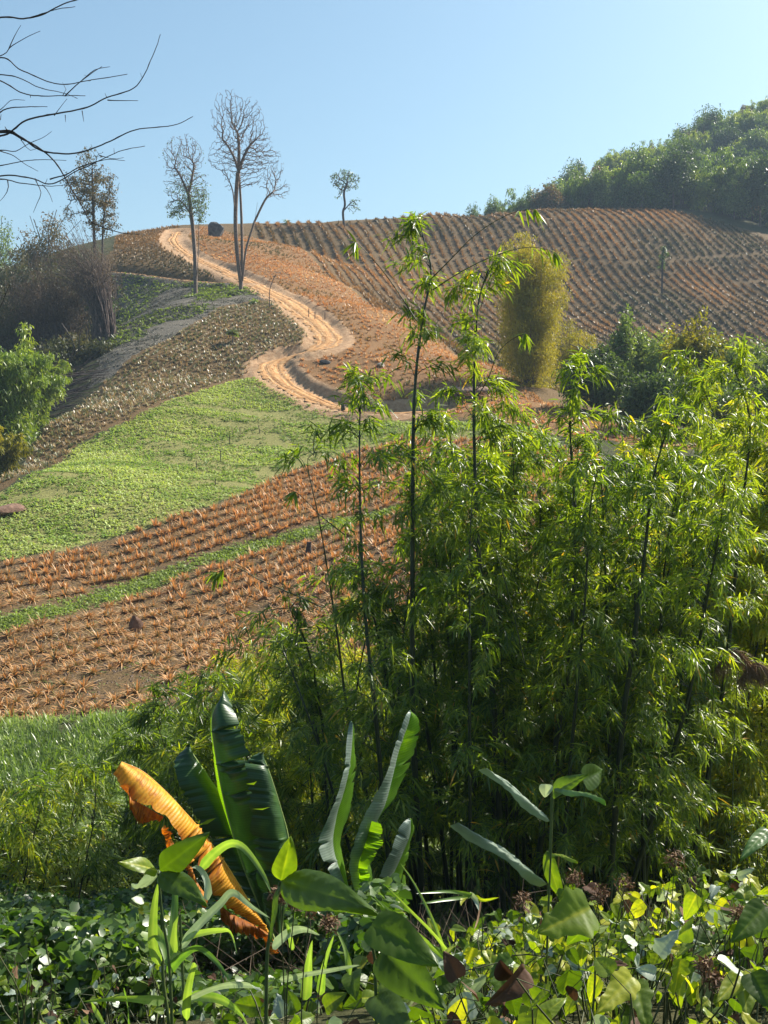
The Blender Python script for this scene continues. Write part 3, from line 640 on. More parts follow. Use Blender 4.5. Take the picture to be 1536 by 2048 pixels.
def hill_tree(name, label, cat, base_px, Y, trunks_px, ells_px, natt, mat, r_tip, leaf=None, depth=0.75, step=0.45, seed=3, group=None, kill=0.55, expo=2.3, maxn=2600):
    """trunks and crown envelope read off the photo at distance Y, given real depth around that distance"""
    g = np.random.default_rng(seed); b = P(*base_px, Y); zb = float(H(b[0], b[1])); b[2] = min(b[2], zb + .3); b[2] = zb - 0.3
    tr = []
    for k, T in enumerate(trunks_px):
        off = g.normal(0, .5, len(T)).cumsum() * 0.5; off[0] = 0
        pts = [P(x, y, Y + o) for (x, y), o in zip(T, off)]
        if k == 0: pts[0] = b
        tr.append(pts)
    es = []
    for (cx, cy, rx, ry, w) in ells_px:
        c = P(cx, cy, Y + g.normal(0, .6)); es.append((*c, rx * Y / F, rx * Y / F * depth, ry * Y / F, w))
    att = envelope(natt, es, seed)
    nodes, par, R, ch = grow(b, tr, att, step, kill, 1.7, seed=seed, up=0.28, r_tip=r_tip, expo=expo, maxn=maxn)
    R = np.minimum(R, 0.27); m0 = len(resample(np.array(tr[0]), step)); m1 = len(resample(np.array(tr[1]), step)) if len(tr) > 1 else 0; fl = min(0.24, 0.11 + natt * 4e-5)
    R[:m0] = np.maximum(R[:m0], np.linspace(fl, fl * .55, m0)) if natt > 500 else R[:m0]; R[m0:m0 + m1] = np.maximum(R[m0:m0 + m1], np.linspace(fl * .9, fl * .4, m1)) if natt > 800 else R[m0:m0 + m1]
    mb = MB(); k = par >= 0; i = np.where(k)[0]
    multitube(mb, nodes[par[i]], nodes[i], R[par[i]] * np.where(R[par[i]] > R[i] * 1.6, 0.62, 1), R[i], 5)
    t = thing(name, label, cat, tuple(b), group)
    link('trunk', mb.mesh('trunk', mat, b), t)
    if leaf:
        n, L, W, m, tint, ylim = leaf
        tips = np.where(R < r_tip * 2.2)[0]; tips = tips[g.random(len(tips)) < 0.9]
        pt = nodes[tips]; wt = np.ones(len(pt))
        if ylim is not None: _, iy = PIX(pt); wt = np.clip((iy - ylim[0]) / (ylim[1] - ylim[0]), 0.03, 1) * np.clip(fbm(pt[:, 0], pt[:, 2], seed) * 4 - 1.3, 0.05, 1)
        c = pt[g.choice(len(pt), n, p=wt / wt.sum())] + g.normal(0, .22, (n, 3))
        V, Q, T = leaves_at(c, L, W, tint=tint)
        link('crown', mesh_np('crown', V - b, Q, T, None, m), t)
    return t

hill_tree('bare_tree', 'tallest bare tree on the hill, two trunks side by side beside the dirt road', 'tree', (481, 580), 140,
  [[(481,580),(484,520),(483,440),(479,360),(477,342)], [(481,560),(474,500),(471,440),(473,380),(476,345)], [(477,343),(470,320),(458,295),(446,280)], [(477,343),(487,315),(500,290)], [(477,343),(478,300),(476,270)],
   [(485,560),(492,500),(508,445),(515,405)], [(508,445),(530,400),(545,385)], [(470,430),(466,385),(458,360)]],
  [(458,245,38,68,1.7),(492,265,46,72,1.8),(470,315,58,42,1.2),(515,330,42,48,1.1),(555,378,30,24,.55),(457,350,14,40,.3),(545,335,26,36,.6),(525,300,26,40,.5)], 3600, M_BARKG, 0.019, None, 0.7, 0.30, 11, maxn=9000, kill=0.33)
hill_tree('bare_tree', 'slim bare tree with faint green leaves low in its crown, left of the tallest tree', 'tree', (391, 585), 143,
  [[(391,585),(390,520),(386,460),(381,420),(377,375)], [(378,390),(360,350),(350,335)], [(378,385),(385,350),(388,330)], [(383,430),(365,405),(355,400)], [(393,560),(397,500),(398,440)]],
  [(366,315,42,48,1.5),(372,370,46,45,1.3),(352,415,24,24,.5),(402,410,15,38,.5)], 2400, M_BARKG, 0.018, (1700, .22, .13, M_TREE, .35, (360, 440)), 0.8, 0.30, 12, maxn=6000, kill=0.33)
hill_tree('leafy_tree', 'brown leaved tree standing in the dry bamboo on the left skyline', 'tree', (194, 600), 140,
  [[(194,640),(192,560),(188,470),(186,400),(184,340)], [(198,620),(204,520),(206,450),(212,400)]],
  [(180,320,28,36,.8),(185,375,58,48,2.2),(200,425,40,40,1.3),(207,455,30,24,.6),(135,430,16,18,.25)], 900, M_BARKD, 0.022, (4800, .24, .15, M_DRYLEAF, .5, (285, 350)), 0.8, 0.4, 13, maxn=2600, kill=0.5)
hill_tree('small_tree', 'small thin crowned tree alone on the skyline above the rows', 'tree', (689, 450), 222,
  [[(689,452),(686,425),(690,410),(688,385),(695,365)], [(689,420),(702,405),(712,400)]],
  [(690,362,32,22,1.4),(711,415,10,14,.35),(680,392,7,5,.1)], 420, M_BARKD, 0.04, (700, .32, .2, M_TREE, .3, None), 0.9, 0.5, 14, kill=0.6)
hill_tree('leaning_stick', 'thin dead sapling standing by the inner edge of the dirt road', 'sapling', (539, 607), 128,
  [[(539,607),(539,585),(544,565),(552,548)]], [(553,550,10,10,1)], 14, M_BARKD, 0.035, None, 0.9, 0.4, 15)
hill_tree('small_tree', 'dark shaggy small tree in the rows of the far hill', 'tree', (1325, 545), 214,
  [[(1322,547),(1325,525),(1327,500)]], [(1327,503,8,12,1),(1323,525,4,12,.5)], 60, M_BARKD, 0.07, (380, .4, .22, M_TREE, .15, None), 0.9, 0.5, 16)

# generic trees, shrubs and bamboo clumps
def bush_mesh(name, n, rx, ry, rz, L, W, mat, nclump=26, seed=1, tint=.5, hollow=0.55, down=.3, z0=0.0, prof=(0.3, 1, 0.15)):
    g = np.random.default_rng(seed)
    v = g.normal(0, 1, (nclump, 3)); v /= np.linalg.norm(v, axis=1, keepdims=True); v[:, 2] = np.abs(v[:, 2]) * 1.0 - 0.15
    v *= g.uniform(hollow, 1, (nclump, 1)); cr = g.uniform(.2, .42, nclump); ct = g.normal(0, .16, nclump)
    k = g.integers(0, nclump, n); o = g.normal(0, 1, (n, 3)); o /= np.linalg.norm(o, axis=1, keepdims=True); o *= (g.random(n) ** (1 / 2.2))[:, None]
    p = (v[k] + o * cr[k][:, None]) * (rx, ry, rz) + (0, 0, z0)
    V, Q, T = leaves_at(p, L, W, down, prof, tint + ct[k], .12)
    return mesh_np(name, V, Q, T, None, mat)

def plume_mesh(name, ncane, h, spread, nleaf, L, W, mat, seed, tint=.5, lean=(0, 0), arch=1.0, droopy=.8, canes=True, lo=0.25, column=False):
    """bamboo clump: arching canes from one root stock, leaves along them. returns cane mesh builder + leaf mesh"""
    g = np.random.default_rng(seed); cb = MB(); P0 = []; Tn = []
    for i in range(ncane):
        az = g.uniform(0, 6.28); r = spread * math.sqrt(g.random()); hh = h * g.uniform(.62, 1.0)
        dx, dy = math.cos(az) * r + lean[0] * hh, math.sin(az) * r + lean[1] * hh
        t = np.linspace(0, 1, 9); o = np.array((g.normal(0, .12 * spread), g.normal(0, .12 * spread), 0))
        w = t ** (0.75 if column else 1.6)
        c = o + np.stack([dx * w, dy * w, hh * (t - 0.16 * arch * t ** 3.2 * (r / max(spread, .1)) * 1.6)], 1)
        tube(cb, c, np.linspace(.05, .012, 9), 4)
        P0.append(c); Tn.append(g.normal(0, .15))
    P0 = np.array(P0); k = g.integers(0, ncane, nleaf); u = lo + (1 - lo) * g.random(nleaf) ** .8; f = u * 8; i = np.minimum(f.astype(int), 7); fr = (f - i)[:, None]
    p = P0[k, i] * (1 - fr) + P0[k, i + 1] * fr
    o = g.normal(0, 1, (nleaf, 3)) * (0.09 * h * (1 - u * .55))[:, None] * (.8, .8, .45)
    # leaves gather in tufts along the cane
    tuft = np.floor(u * 9 + k * .37); rs = np.stack([np.sin(tuft * 12.9 + k * 7.1), np.cos(tuft * 7.7 + k * 3.3), np.sin(tuft * 4.4 + k)], 1) * (0.10 if column else 0.06) * h
    p = p + o * .6 + rs * (1 - u[:, None] * .4); p[:, 2] = np.maximum(p[:, 2], .1)
    V, Q, T = leaves_at(p, L, W, droopy, (0.4, 1, .1), tint + np.array(Tn)[k] + (tuft % 3 - 1) * .08, .12)
    return cb, mesh_np(name, V, Q, T, None, mat)

def clump(name, label, cat, x, y, plume, group=None, canemat=None, rot=0, sc=1.0):
    z = float(H(x, y)) - .15; t = thing(name, label, cat, (x, y, z), group); t.rotation_euler.z = rot; t.scale = (sc,) * 3
    cb, lm = plume
    link('canes', cb if isinstance(cb, bpy.types.Mesh) else cb.mesh('canes', canemat or M_CANE), t); link('foliage', lm, t)
    return t
def ground_at(px, Y): x = P(px, 850, Y)[0]; return x, Y

# dry bamboo on the left
x, y = ground_at(214, 124); clump('dry_bamboo_clump', 'dry leafless bamboo clump fanning leftward below the brown leaved tree', 'bamboo', x, y, plume_mesh('foliage', 210, 15.5, 4.6, 5200, .32, .05, M_BAMDRY, 5, .4, (-.22, 0), 1.6, .6, lo=.45))
x, y = ground_at(120, 128); clump('dry_bamboo_clump', 'dark brown bamboo thicket left of the dry fanning clump', 'bamboo', x, y, plume_mesh('foliage', 150, 14, 5.5, 15000, .4, .09, M_BAMDRY, 6, .25, (-.08, 0), 1.4, .6, lo=.2))
x, y = ground_at(40, 132); clump('dry_bamboo_clump', 'dark thicket at the left edge below the skyline', 'bamboo', x, y, plume_mesh('foliage', 120, 13.5, 5.5, 16000, .42, .12, M_DRYLEAF, 7, .15, (0, 0), 1.3, .6, lo=.1))
for i, (px, Y, rx, rz, n, tt, lab) in enumerate([(175, 150, 4.5, 5, 9000, .2, 'dusky shrub at the root of the dry bamboo, nearest the ash slope'), (60, 160, 7, 7.5, 13000, .25, 'large dull green shrub on the far left skyline shoulder'), (100, 172, 4.8, 7.5, 4200, .5, 'thin pinkish brown shrub showing against the sky at the left'),
       (-20, 150, 6, 10, 12000, .35, 'olive green shrub cut by the left frame edge below the sky'), (15, 120, 5.5, 4.5, 12000, .1, 'dark shrub in the shaded gully left of the bamboo canes'), (95, 112, 5.5, 4.2, 12000, .1, 'dark brown shrub at the gully bottom above the cut canes'), (160, 116, 5.0, 3.8, 9000, .12, 'low dark shrub under the dry bamboo beside the silvery field'), (2, 185, 4.5, 9, 3000, .6, 'pale green small tree poking into the sky at the left frame edge'),(150, 135, 6, 6, 12000, .1, 'shaded brown shrub behind the dry bamboo canes')]):
    x, y = ground_at(px, Y); z = float(H(x, y)); t = thing('shrub', lab, 'shrub', (x, y, z - .3), 'shrubs of the left gully')
    cb = MB(); gg = np.random.default_rng(50 + i)
    for _ in range(9): e = gg.normal(0, 1, 3) * (rx * .45, rx * .45, .6) + (0, 0, rz * .9); tube(cb, resample(np.array([(0, 0, 0), e * .5 + gg.normal(0, .3, 3), e]), .8), .05, 4)
    link('stems', cb.mesh('stems', M_BARKD), t)
    link('crown', bush_mesh('crown', n, rx, rx * .8, rz, .36, .2, M_DRYLEAF if tt < .45 and i != 0 else (M_DRYLEAF if i == 2 else M_TREE), 34, 60 + i, tt, .4), t)
# bright bamboo clump at the left edge
x, y = ground_at(12, 84); clump('green_bamboo_clump', 'bright green plumed bamboo clump at the left frame edge', 'bamboo', x, y, plume_mesh('foliage', 60, 11.5, 3.9, 42000, .34, .10, M_BAMFAR, 8, .55, (0, 0), 1.7, .9, lo=.12))
x, y = ground_at(60, 90); clump('green_bamboo_clump', 'shorter bamboo plume on the right side of the bright left clump', 'bamboo', x, y, plume_mesh('foliage', 34, 9.5, 2.8, 24000, .34, .10, M_BAMFAR, 9, .6, (0, 0), 1.8, .9, lo=.1))
x, y = ground_at(10, 74); clump('green_bamboo_clump', 'yellowish low bamboo tuft under the bright left clump', 'bamboo', x, y, plume_mesh('foliage', 26, 4.2, 2.4, 9000, .3, .075, M_BAMYEL, 10, .25, (0, 0), 1.4, .9, lo=.05))
# yellow bamboo column behind the inner ridge and its neighbours
x, y = ground_at(1058, 104); clump('yellow_bamboo_clump', 'tall yellow green bamboo column behind the ridge of the orange slope', 'bamboo', x, y, plume_mesh('foliage', 60, 15.4, 2.3, 75000, .24, .05, M_BAMYEL, 21, .6, (0, 0), .8, .8, lo=.05, column=True))
x, y = ground_at(1142, 112); clump('yellow_bamboo_clump', 'short round yellow bamboo clump right of the tall column', 'bamboo', x, y, plume_mesh('foliage', 44, 9.3, 1.9, 17000, .22, .05, M_BAMYEL, 22, .5, (0, 0), 1.2, .8, lo=.05, column=True))
x, y = ground_at(1185, 122); clump('yellow_bamboo_clump', 'small yellow bamboo clump half behind the short round one', 'bamboo', x, y, plume_mesh('foliage', 34, 10.2, 1.7, 12000, .24, .055, M_BAMYEL, 23, .4, (0, 0), 1.2, .8, lo=.05, column=True))
# shrubs and climber-hung trees in the hollow on the right
def broad_tree(label, px, Y, h, r, n, seed, mat, tint, name='leafy_tree', cat='tree', group=None, L=.3, W=.16, narrow=1.0, nclump=40):
    x, y = ground_at(px, Y); z = float(H(x, y)) - .2; t = thing(name, label, cat, (x, y, z), group); g = np.random.default_rng(seed)
    cb = MB(); tube(cb, resample(np.array([(0, 0, 0), (.15, 0, h * .3), (-.1, .1, h * .6), (.1, 0, h * .85)]), .7), np.linspace(.16, .05, len(resample(np.array([(0, 0, 0), (.15, 0, h * .3), (-.1, .1, h * .6), (.1, 0, h * .85)]), .7))) * (h / 8) ** .5, 6)
    for _ in range(14):
        z0 = g.uniform(.2, .7) * h; az = g.uniform(0, 6.28); e = np.array((math.cos(az) * r * .75, math.sin(az) * r * .75, z0 + h * .22)); tube(cb, resample(np.array([(0, 0, z0), e * (.5, .5, 1) + (0, 0, -h * .08), e]), .6), .035, 4)
    link('trunk', cb.mesh('trunk', M_BARKD), t)
    link('crown', bush_mesh('crown', n, r, r * .9, h * .62, L, W, mat, nclump + 20, seed, tint, .25, .3, h * .33), t); return t
broad_tree('climber hung narrow tree rising above the hollow, right of the yellow bamboo', 1240, 96, 10.2, 1.5, 8000, 31, M_TREE, .75)
for i, (px, Y, h, r, n, m, tt, lab) in enumerate([
    (1195, 92, 5.6, 3.2, 13000, M_TREE, .1, 'dark green shrub at the edge of the orange slope'),
    (1275, 98, 7.4, 2.8, 12000, M_TREE, .6, 'mid green bushy tree below the climber hung tree'),
    (1345, 95, 9.0, 3.0, 14000, M_TREE, .85, 'pale leaved tree in the middle of the hollow'),
    (1385, 88, 8.6, 2.6, 13000, M_BAMYEL, .15, 'olive yellow tree beside the pale leaved tree'),
    (1440, 92, 8.0, 3.0, 13000, M_TREE, .9, 'light green tree right of the olive yellow tree'),
    (1500, 96, 8.4, 3.0, 13000, M_TREE, .6, 'green tree in the hollow near the right frame edge'),
    (1560, 90, 8.0, 3.4, 13000, M_TREE, .75, 'green tree cut by the right frame edge in the hollow'),
    (1310, 84, 5.0, 2.8, 11000, M_TREE, .12, 'low dark shrub in front of the pale leaved tree'),
    (1400, 80, 4.6, 2.8, 11000, M_TREE, .2, 'low dark shrub under the light green tree'),
    (1475, 84, 4.8, 3.0, 11000, M_TREE, .25, 'low green shrub by the track at the right'),
    (1545, 82, 4.4, 2.6, 9000, M_TREE, .3, 'low green shrub at the right frame edge by the track')]):
    broad_tree(lab, px, Y, h * 1.15, r, n, 100 + i, m, min(tt + .12, .95), 'leafy_tree' if h > 6 else 'shrub', 'tree' if h > 6 else 'shrub', 'trees and shrubs of the right hollow')

# forest on the right hilltop
fg = np.random.default_rng(77)
protos = []
for i, (h, r, m, tt, n) in enumerate([(12, 5.0, M_TREE, .3, 3200), (14, 4.2, M_TREE, .6, 3200), (10, 5.5, M_BAMFAR, .25, 3200), (15, 4.8, M_TREE, .1, 3200), (12, 4.4, M_DRYLEAF, .7, 2600)]):
    cb = MB(); tube(cb, resample(np.array([(0, 0, -1), (.2, 0, h * .3), (-.2, .2, h * .6), (.1, 0, h * .8)]), 1.2), .2, 5)
    for _ in range(8):
        z0 = fg.uniform(.2, .6) * h; az = fg.uniform(0, 6.28); e = np.array((math.cos(az) * r * .6, math.sin(az) * r * .6, z0 + h * .2)); tube(cb, [(0, 0, z0), e], .08, 3)
    protos.append((cb.mesh('trunk', M_BARKG), bush_mesh('crown', int(n * 1.9), r, r, h * .62, .62, .3, m, 80, 200 + i, tt, .25, .2, h * .36), 'dark blue green broadleaf tree in the forest on the right hilltop' if tt < .5 else ('rusty brown dry tree among the green forest on the right hilltop' if m is M_DRYLEAF else 'lighter green tall tree in the forest on the right hilltop'), 'forest_tree', 'tree', 'trees of the hilltop forest'))
for i, (h, m, tt) in enumerate([(15.5, M_BAMFAR, .45), (14, M_BAMFAR, .85), (14, M_BAMDRY, .8)]):
    cb, lm = plume_mesh('foliage', 30, h, 4.8, 6500, .8, .2, m, 300 + i, tt, (0, 0), 1.6, .9, lo=.15)
    protos.append((cb.mesh('canes', M_CANE), lm, ['deep green plumed bamboo clump in the hilltop forest', 'yellow green plumed bamboo clump in the hilltop forest', 'dry tan bamboo clump in the hilltop forest'][i], 'forest_bamboo', 'bamboo', 'bamboo clumps of the hilltop forest'))
cnt = 0; tries = 0; placed = []
while cnt < 285 and tries < 30000:
    tries += 1
    Y = fg.uniform(268, 432); px = fg.uniform(900, 1640); x = P(px, 850, Y)[0]
    z = float(tps(np.array([x]), np.array([Y]))[0]); ix, iy = PIX(np.array((x, Y, z)))
    line = np.interp(ix, [880, 950, 1050, 1150, 1250, 1350, 1536, 1650], [425, 436, 428, 400, 370, 335, 262, 235]) - 3
    if iy < line or iy > 560: continue
    if any((x - a) ** 2 + (Y - b) ** 2 < 5.2 ** 2 for a, b in placed): continue
    placed.append((x, Y)); far = (ix < 1060)
    k = fg.choice(8, p=[.12, .14, .11, .10, .05, .22, .19, .07]); pr = protos[k]; s = fg.uniform(.8, 1.25) * (0.62 if far else 1)
    t = thing(pr[3], pr[2], pr[4], (x, Y, float(H(x, Y)) - .5), pr[5]); t.rotation_euler.z = fg.uniform(0, 6.28); t.scale = (s, s, s * fg.uniform(.9, 1.15))
    link('trunk' if k < 5 else 'canes', pr[0], t); link('crown' if k < 5 else 'foliage', pr[1], t); cnt += 1
for i, (px, top, k) in enumerate([(912, 412, 2), (945, 394, 0), (962, 402, 2), (985, 388, 1), (1003, 398, 5), (1022, 376, 5), (1040, 386, 0), (1062, 368, 1), (1078, 380, 7), (1095, 364, 5), (1118, 376, 4), (1138, 352, 0)]):
    Y = 268 + (i % 3) * 4; x = P(px, 850, Y)[0]; z = float(H(x, Y)) - .5; pr = protos[k]; hh = P(px, top, Y)[2] - z; s = hh / (13.5 if k < 5 else 14)
    sx = s * (.55 if i < 3 else .75)
    t = thing(pr[3], ['lowest small tree at the left end of the forest line', 'small tree with a flat top second from the left end of the forest line'][i] if i < 2 else pr[2], pr[4], (x, Y, z), None if i < 2 else pr[5]); t.rotation_euler.z = i * 1.3; t.scale = (sx, sx, s)
    link('trunk' if k < 5 else 'canes', pr[0], t); link('crown' if k < 5 else 'foliage', pr[1], t)
print('forest', cnt)

# boulder, stumps and stones, stakes, papaya, hut, cut canes
def rock(label, px, py, Y, size, seed, name='boulder', mat=None, cat='boulder', sub=3):
    x, _, _ = P(px, py, Y); import bmesh
    bm = bmesh.new(); bmesh.ops.create_icosphere(bm, subdivisions=sub, radius=1); g = np.random.default_rng(seed); off = g.uniform(0, 50, 3)
    pl = nrm(g.normal(0, 1, (14, 3))); dd = g.uniform(.55, .9, 14)
    for v in bm.verts:
        c = np.array(v.co)
        for a, b in zip(pl, dd):
            e = c @ a
            if e > b: c = c - a * (e - b)
        c = c * (1 + .12 * (fbm(c[0] * 2 + off[0], c[1] * 2 + c[2] * 3 + off[1], seed) - .5))
        v.co = Vector(c * size)
    m = bpy.data.meshes.new(name); bm.to_mesh(m); bm.free(); m.materials.append(mat or M_ROCK)
    z = float(H(x, Y)); o = link(name, m, None, (x, Y, z + size[2] * .35)); o.rotation_euler.z = g.uniform(0, 6); return tag(o, label, cat)
M_ROCK = solidmat('dark_weathered_rock', (0.035, 0.034, 0.036), (0.11, 0.105, 0.10), 1.5, .9, .6, .1)
M_ROCKP = solidmat('pale_stone', (0.22, 0.19, 0.15), (0.42, 0.37, 0.30), 1.5, .9, .6, .1)
M_TERM = solidmat('brown_termite_earth', (0.10, 0.055, 0.035), (0.22, 0.13, 0.09), 5, .95, .7, .05)
h_ = hit(430, 474, 120); rock('big dark angular boulder beside the top of the dirt road', 430, 474, h_[1], (2.5, 1.8, 1.9), 11)
h_ = hit(650, 727, 60); rock('dark flat stone lying on the orange slope above the road bend', 650, 727, h_[1], (.6, .5, .3), 4)
h_ = hit(763, 735, 60); rock('pale stone on the orange slope right of the road bend', 763, 735, h_[1], (.55, .4, .3), 5, mat=M_ROCKP)
h_ = hit(1105, 900, 40); rock('pale boulder seen between the bamboo tops below the track', 1105, 905, h_[1], (.9, .7, .5), 6, mat=M_ROCKP)
h_ = hit(1235, 935, 40); rock('grey boulder among bamboo leaves right of the pale boulder', 1235, 935, h_[1], (.8, .6, .5), 7, mat=M_ROCKP)
h_ = hit(272, 1262, 30); rock('brown termite mound among the near pineapple rows', 272, 1262, h_[1], (.33, .3, .55), 8, 'termite_mound', M_TERM, 'termite mound')
h_ = hit(20, 1030, 40); rock('dark brown earth lump at the left edge of the green field', 20, 1030, h_[1], (1.0, .7, .5), 9, 'earth_mound', M_TERM, 'earth mound')
def stake(label, px, py, hpx, r, y0=25, name='tree_stump', cat='stump', seed=1):
    p = hit(px, py, y0); hh = hpx * p[1] / F; g = np.random.default_rng(seed); cb = MB()
    pts = np.array([(0, 0, -.15), (g.normal(0, .02), 0, hh * .4), (g.normal(0, .05), 0, hh)]); q = resample(pts, hh / 5); tube(cb, q, np.linspace(r, r * .75, len(q)) * (1 + .1 * g.normal(0, 1, len(q))), 7)
    e = q[-1]; cb.add([e + (r * .75, 0, 0), e + (0, r * .75, 0), e - (r * .75, 0, 0), e - (0, r * .75, 0)], [(0, 1, 2, 3)])
    return tag(link(name, cb.mesh(name, M_BARKD), None, (p[0], p[1], float(H(p[0], p[1])))), label, cat)
stake('thick reddish stump in the pineapple rows left of the leftmost tall culm', 617, 1112, 26, .17, seed=1)
stake('charred stump at the road edge where the green field meets it', 686, 823, 14, .2, 60, seed=2)
for i, (px, py, hp, lab) in enumerate([(284, 1000, 14, 'leftmost thin stake at the lower edge of the green field'), (307, 997, 13, 'second thin stake at the lower edge of the green field'), (190, 1035, 15, 'lone thin stake low in the left of the green field'), (441, 925, 22, 'thin dark stake in the lower right of the green field'), (392, 940, 18, 'short dark stake left of the thin dark stake in the green field'), (480, 875, 20, 'thin stake in the middle of the green field'), (520, 868, 18, 'rightmost thin stake of the green field'), (430, 972, 14, 'stake on the border of green field and orange rows'), (460, 890, 22, 'stake between the middle pair of the green field'), (650, 632, 16, 'thin post on the outer edge of the road below the dead sapling'), (617, 632, 18, 'left thin post standing in the dirt road'), (630, 634, 16, 'middle thin post standing in the dirt road')]):
    stake(lab, px, py, hp, .035 if py > 700 else .05, 25, 'wooden_stake', 'stake', 20 + i)
# papaya on the silvery rows, small bananas on the ash slope
def rosette_plant(name, label, cat, px, py, trunk_px, R_px, nleaf, mat, y0=60, L=1.0, W=.35, tint=.4, seed=1, elev=(-10, 55)):
    p = hit(px, py, y0); s = p[1] / F; h = trunk_px * s; g = np.random.default_rng(seed); b = np.array((p[0], p[1], float(H(p[0], p[1]))))
    t = thing(name, label, cat, tuple(b)); cb = MB(); q = resample(np.array([(0, 0, -.1), (.05, 0, h * .5), (0, 0, h)]), h / 5); tube(cb, q, np.linspace(.1, .06, len(q)), 6)
    link('trunk', cb.mesh('trunk', M_BARKG), t); az = np.arange(nleaf) * 2.399; el = np.radians(g.uniform(*elev, nleaf)); d = np.stack([np.cos(el) * np.cos(az), np.cos(el) * np.sin(az), np.sin(el)], 1)
    V, Q, T = strips(np.tile([[0, 0, h]], (nleaf, 1)), d, np.stack([-np.sin(az), np.cos(az), 0 * az], 1), R_px * s * g.uniform(.7, 1.1, nleaf), W, .5, (.15, .2, .9, 1, .7, .1), (0, .3, .5, .7, .9, 1), .25, tint)
    link('leaves', mesh_np('leaves', V, Q, T, None, mat), t); return t
rosette_plant('papaya_plant', 'young papaya plant standing in the silvery rows', 'papaya plant', 465, 688, 24, 17, 22, M_WEED, W=.45, tint=.2, seed=2)
rosette_plant('small_shrub', 'small bright green plant on the ash ground by the tall bare tree', 'shrub', 508, 607, 4, 14, 26, M_WEED, W=.3, tint=.7, seed=3)
rosette_plant('small_shrub', 'small dull green plant at the foot of the tallest tree', 'shrub', 470, 590, 5, 16, 26, M_WEED, W=.3, tint=.45, seed=4)
rosette_plant('small_shrub', 'tiny bush breaking the skyline between the bare trees and the small tree', 'shrub', 573, 448, 3, 14, 30, M_TREE, W=.25, tint=.4, seed=5)
# cut canes heaped in the gully
g = np.random.default_rng(9)
for i in range(46):
    px, py = g.uniform(105, 175), 0; py = 830 - (px - 100) * .9 + g.normal(0, 14); p = hit(px, py, 60); a = math.radians(g.normal(28, 14)); L = g.uniform(2.5, 6)
    cb = MB(); dv = np.array((math.cos(a), .35 * g.normal(0, 1), math.sin(a) * .55)); q = np.array([-.5, 0, .5])[:, None] * dv * L; q[1, 2] += g.uniform(0, .25)
    tube(cb, q, [.05, .045, .03], 5); tag(link('cut_bamboo_cane', cb.mesh('cut_bamboo_cane', M_CANEP if i % 3 == 0 else M_CANE) if False else cb.mesh('cut_bamboo_cane', M_CANE), None, (p[0], p[1], float(H(p[0], p[1])) + .3 + g.uniform(0, .7))), 'dry cut cane lying in the heap at the foot of the dry bamboo', 'bamboo cane', 'cut canes heaped in the gully')
# field hut roof behind the ridge
_h = hit(938, 797, 60); hx, hy = _h[:2]; hz = P(938, 772, hy)[2]; gz = float(H(hx, hy))
t = thing('field_hut', 'small hut with brown corrugated roof low on the orange slope', 'hut', (hx, hy, gz)); top = max(hz - gz, .9)
cb = MB(); n = 34; xs = np.linspace(-2, 2, n); wv = .04 * np.sin(xs * 34)
V = np.concatenate([np.stack([xs, np.full(n, yy), zz + wv], 1) for yy, zz in ((-1.5, top - .45), (1.5, top))]); V2 = V - (0, 0, .03)
cb.add(np.vstack([V, V2]), [(i, i + 1, n + i + 1, n + i) for i in range(n - 1)] + [(2 * n + n + i, 2 * n + n + i + 1, 2 * n + i + 1, 2 * n + i) for i in range(n - 1)] + [(2 * n + i, 2 * n + i + 1, i + 1, i) for i in range(n - 1)])
link('roof', cb.mesh('roof', solidmat('rusty_corrugated_roof', (0.16, 0.09, 0.06), (0.32, 0.2, 0.14), 3)), t)
for a, b, hh in ((-1.8, -1.3, top - .45), (1.8, -1.3, top - .45), (-1.8, 1.3, top - .03), (1.8, 1.3, top - .03)):
    cb = MB(); tube(cb, [(a, b, -.6), (a, b, hh)], .06, 6); link('post', cb.mesh('post', M_BARKD), t)
# ------------------------------------------------------------------ haze
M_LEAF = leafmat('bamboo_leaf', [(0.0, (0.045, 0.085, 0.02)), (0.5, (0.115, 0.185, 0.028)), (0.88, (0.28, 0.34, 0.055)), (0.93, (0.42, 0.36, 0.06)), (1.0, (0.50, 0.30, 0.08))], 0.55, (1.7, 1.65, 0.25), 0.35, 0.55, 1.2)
M_LEAFY = leafmat('sunny_bamboo_leaf', [(0.0, (0.09, 0.15, 0.022)), (0.5, (0.25, 0.33, 0.04)), (0.85, (0.46, 0.45, 0.06)), (1.0, (0.55, 0.42, 0.06))], 0.55, (1.6, 1.45, 0.2), 0.35, 0.5, 0.8)  # brighter, yellower copy of the bamboo leaf, sunlight put into its colour
M_CULM = solidmat('dark_green_culm', (0.012, 0.02, 0.008), (0.035, 0.045, 0.018), 3, .4, .15, .005, .5)
M_TWIG = solidmat('bamboo_branch', (0.03, 0.04, 0.015), (0.08, 0.085, 0.03), 6, .6, .1, .005)

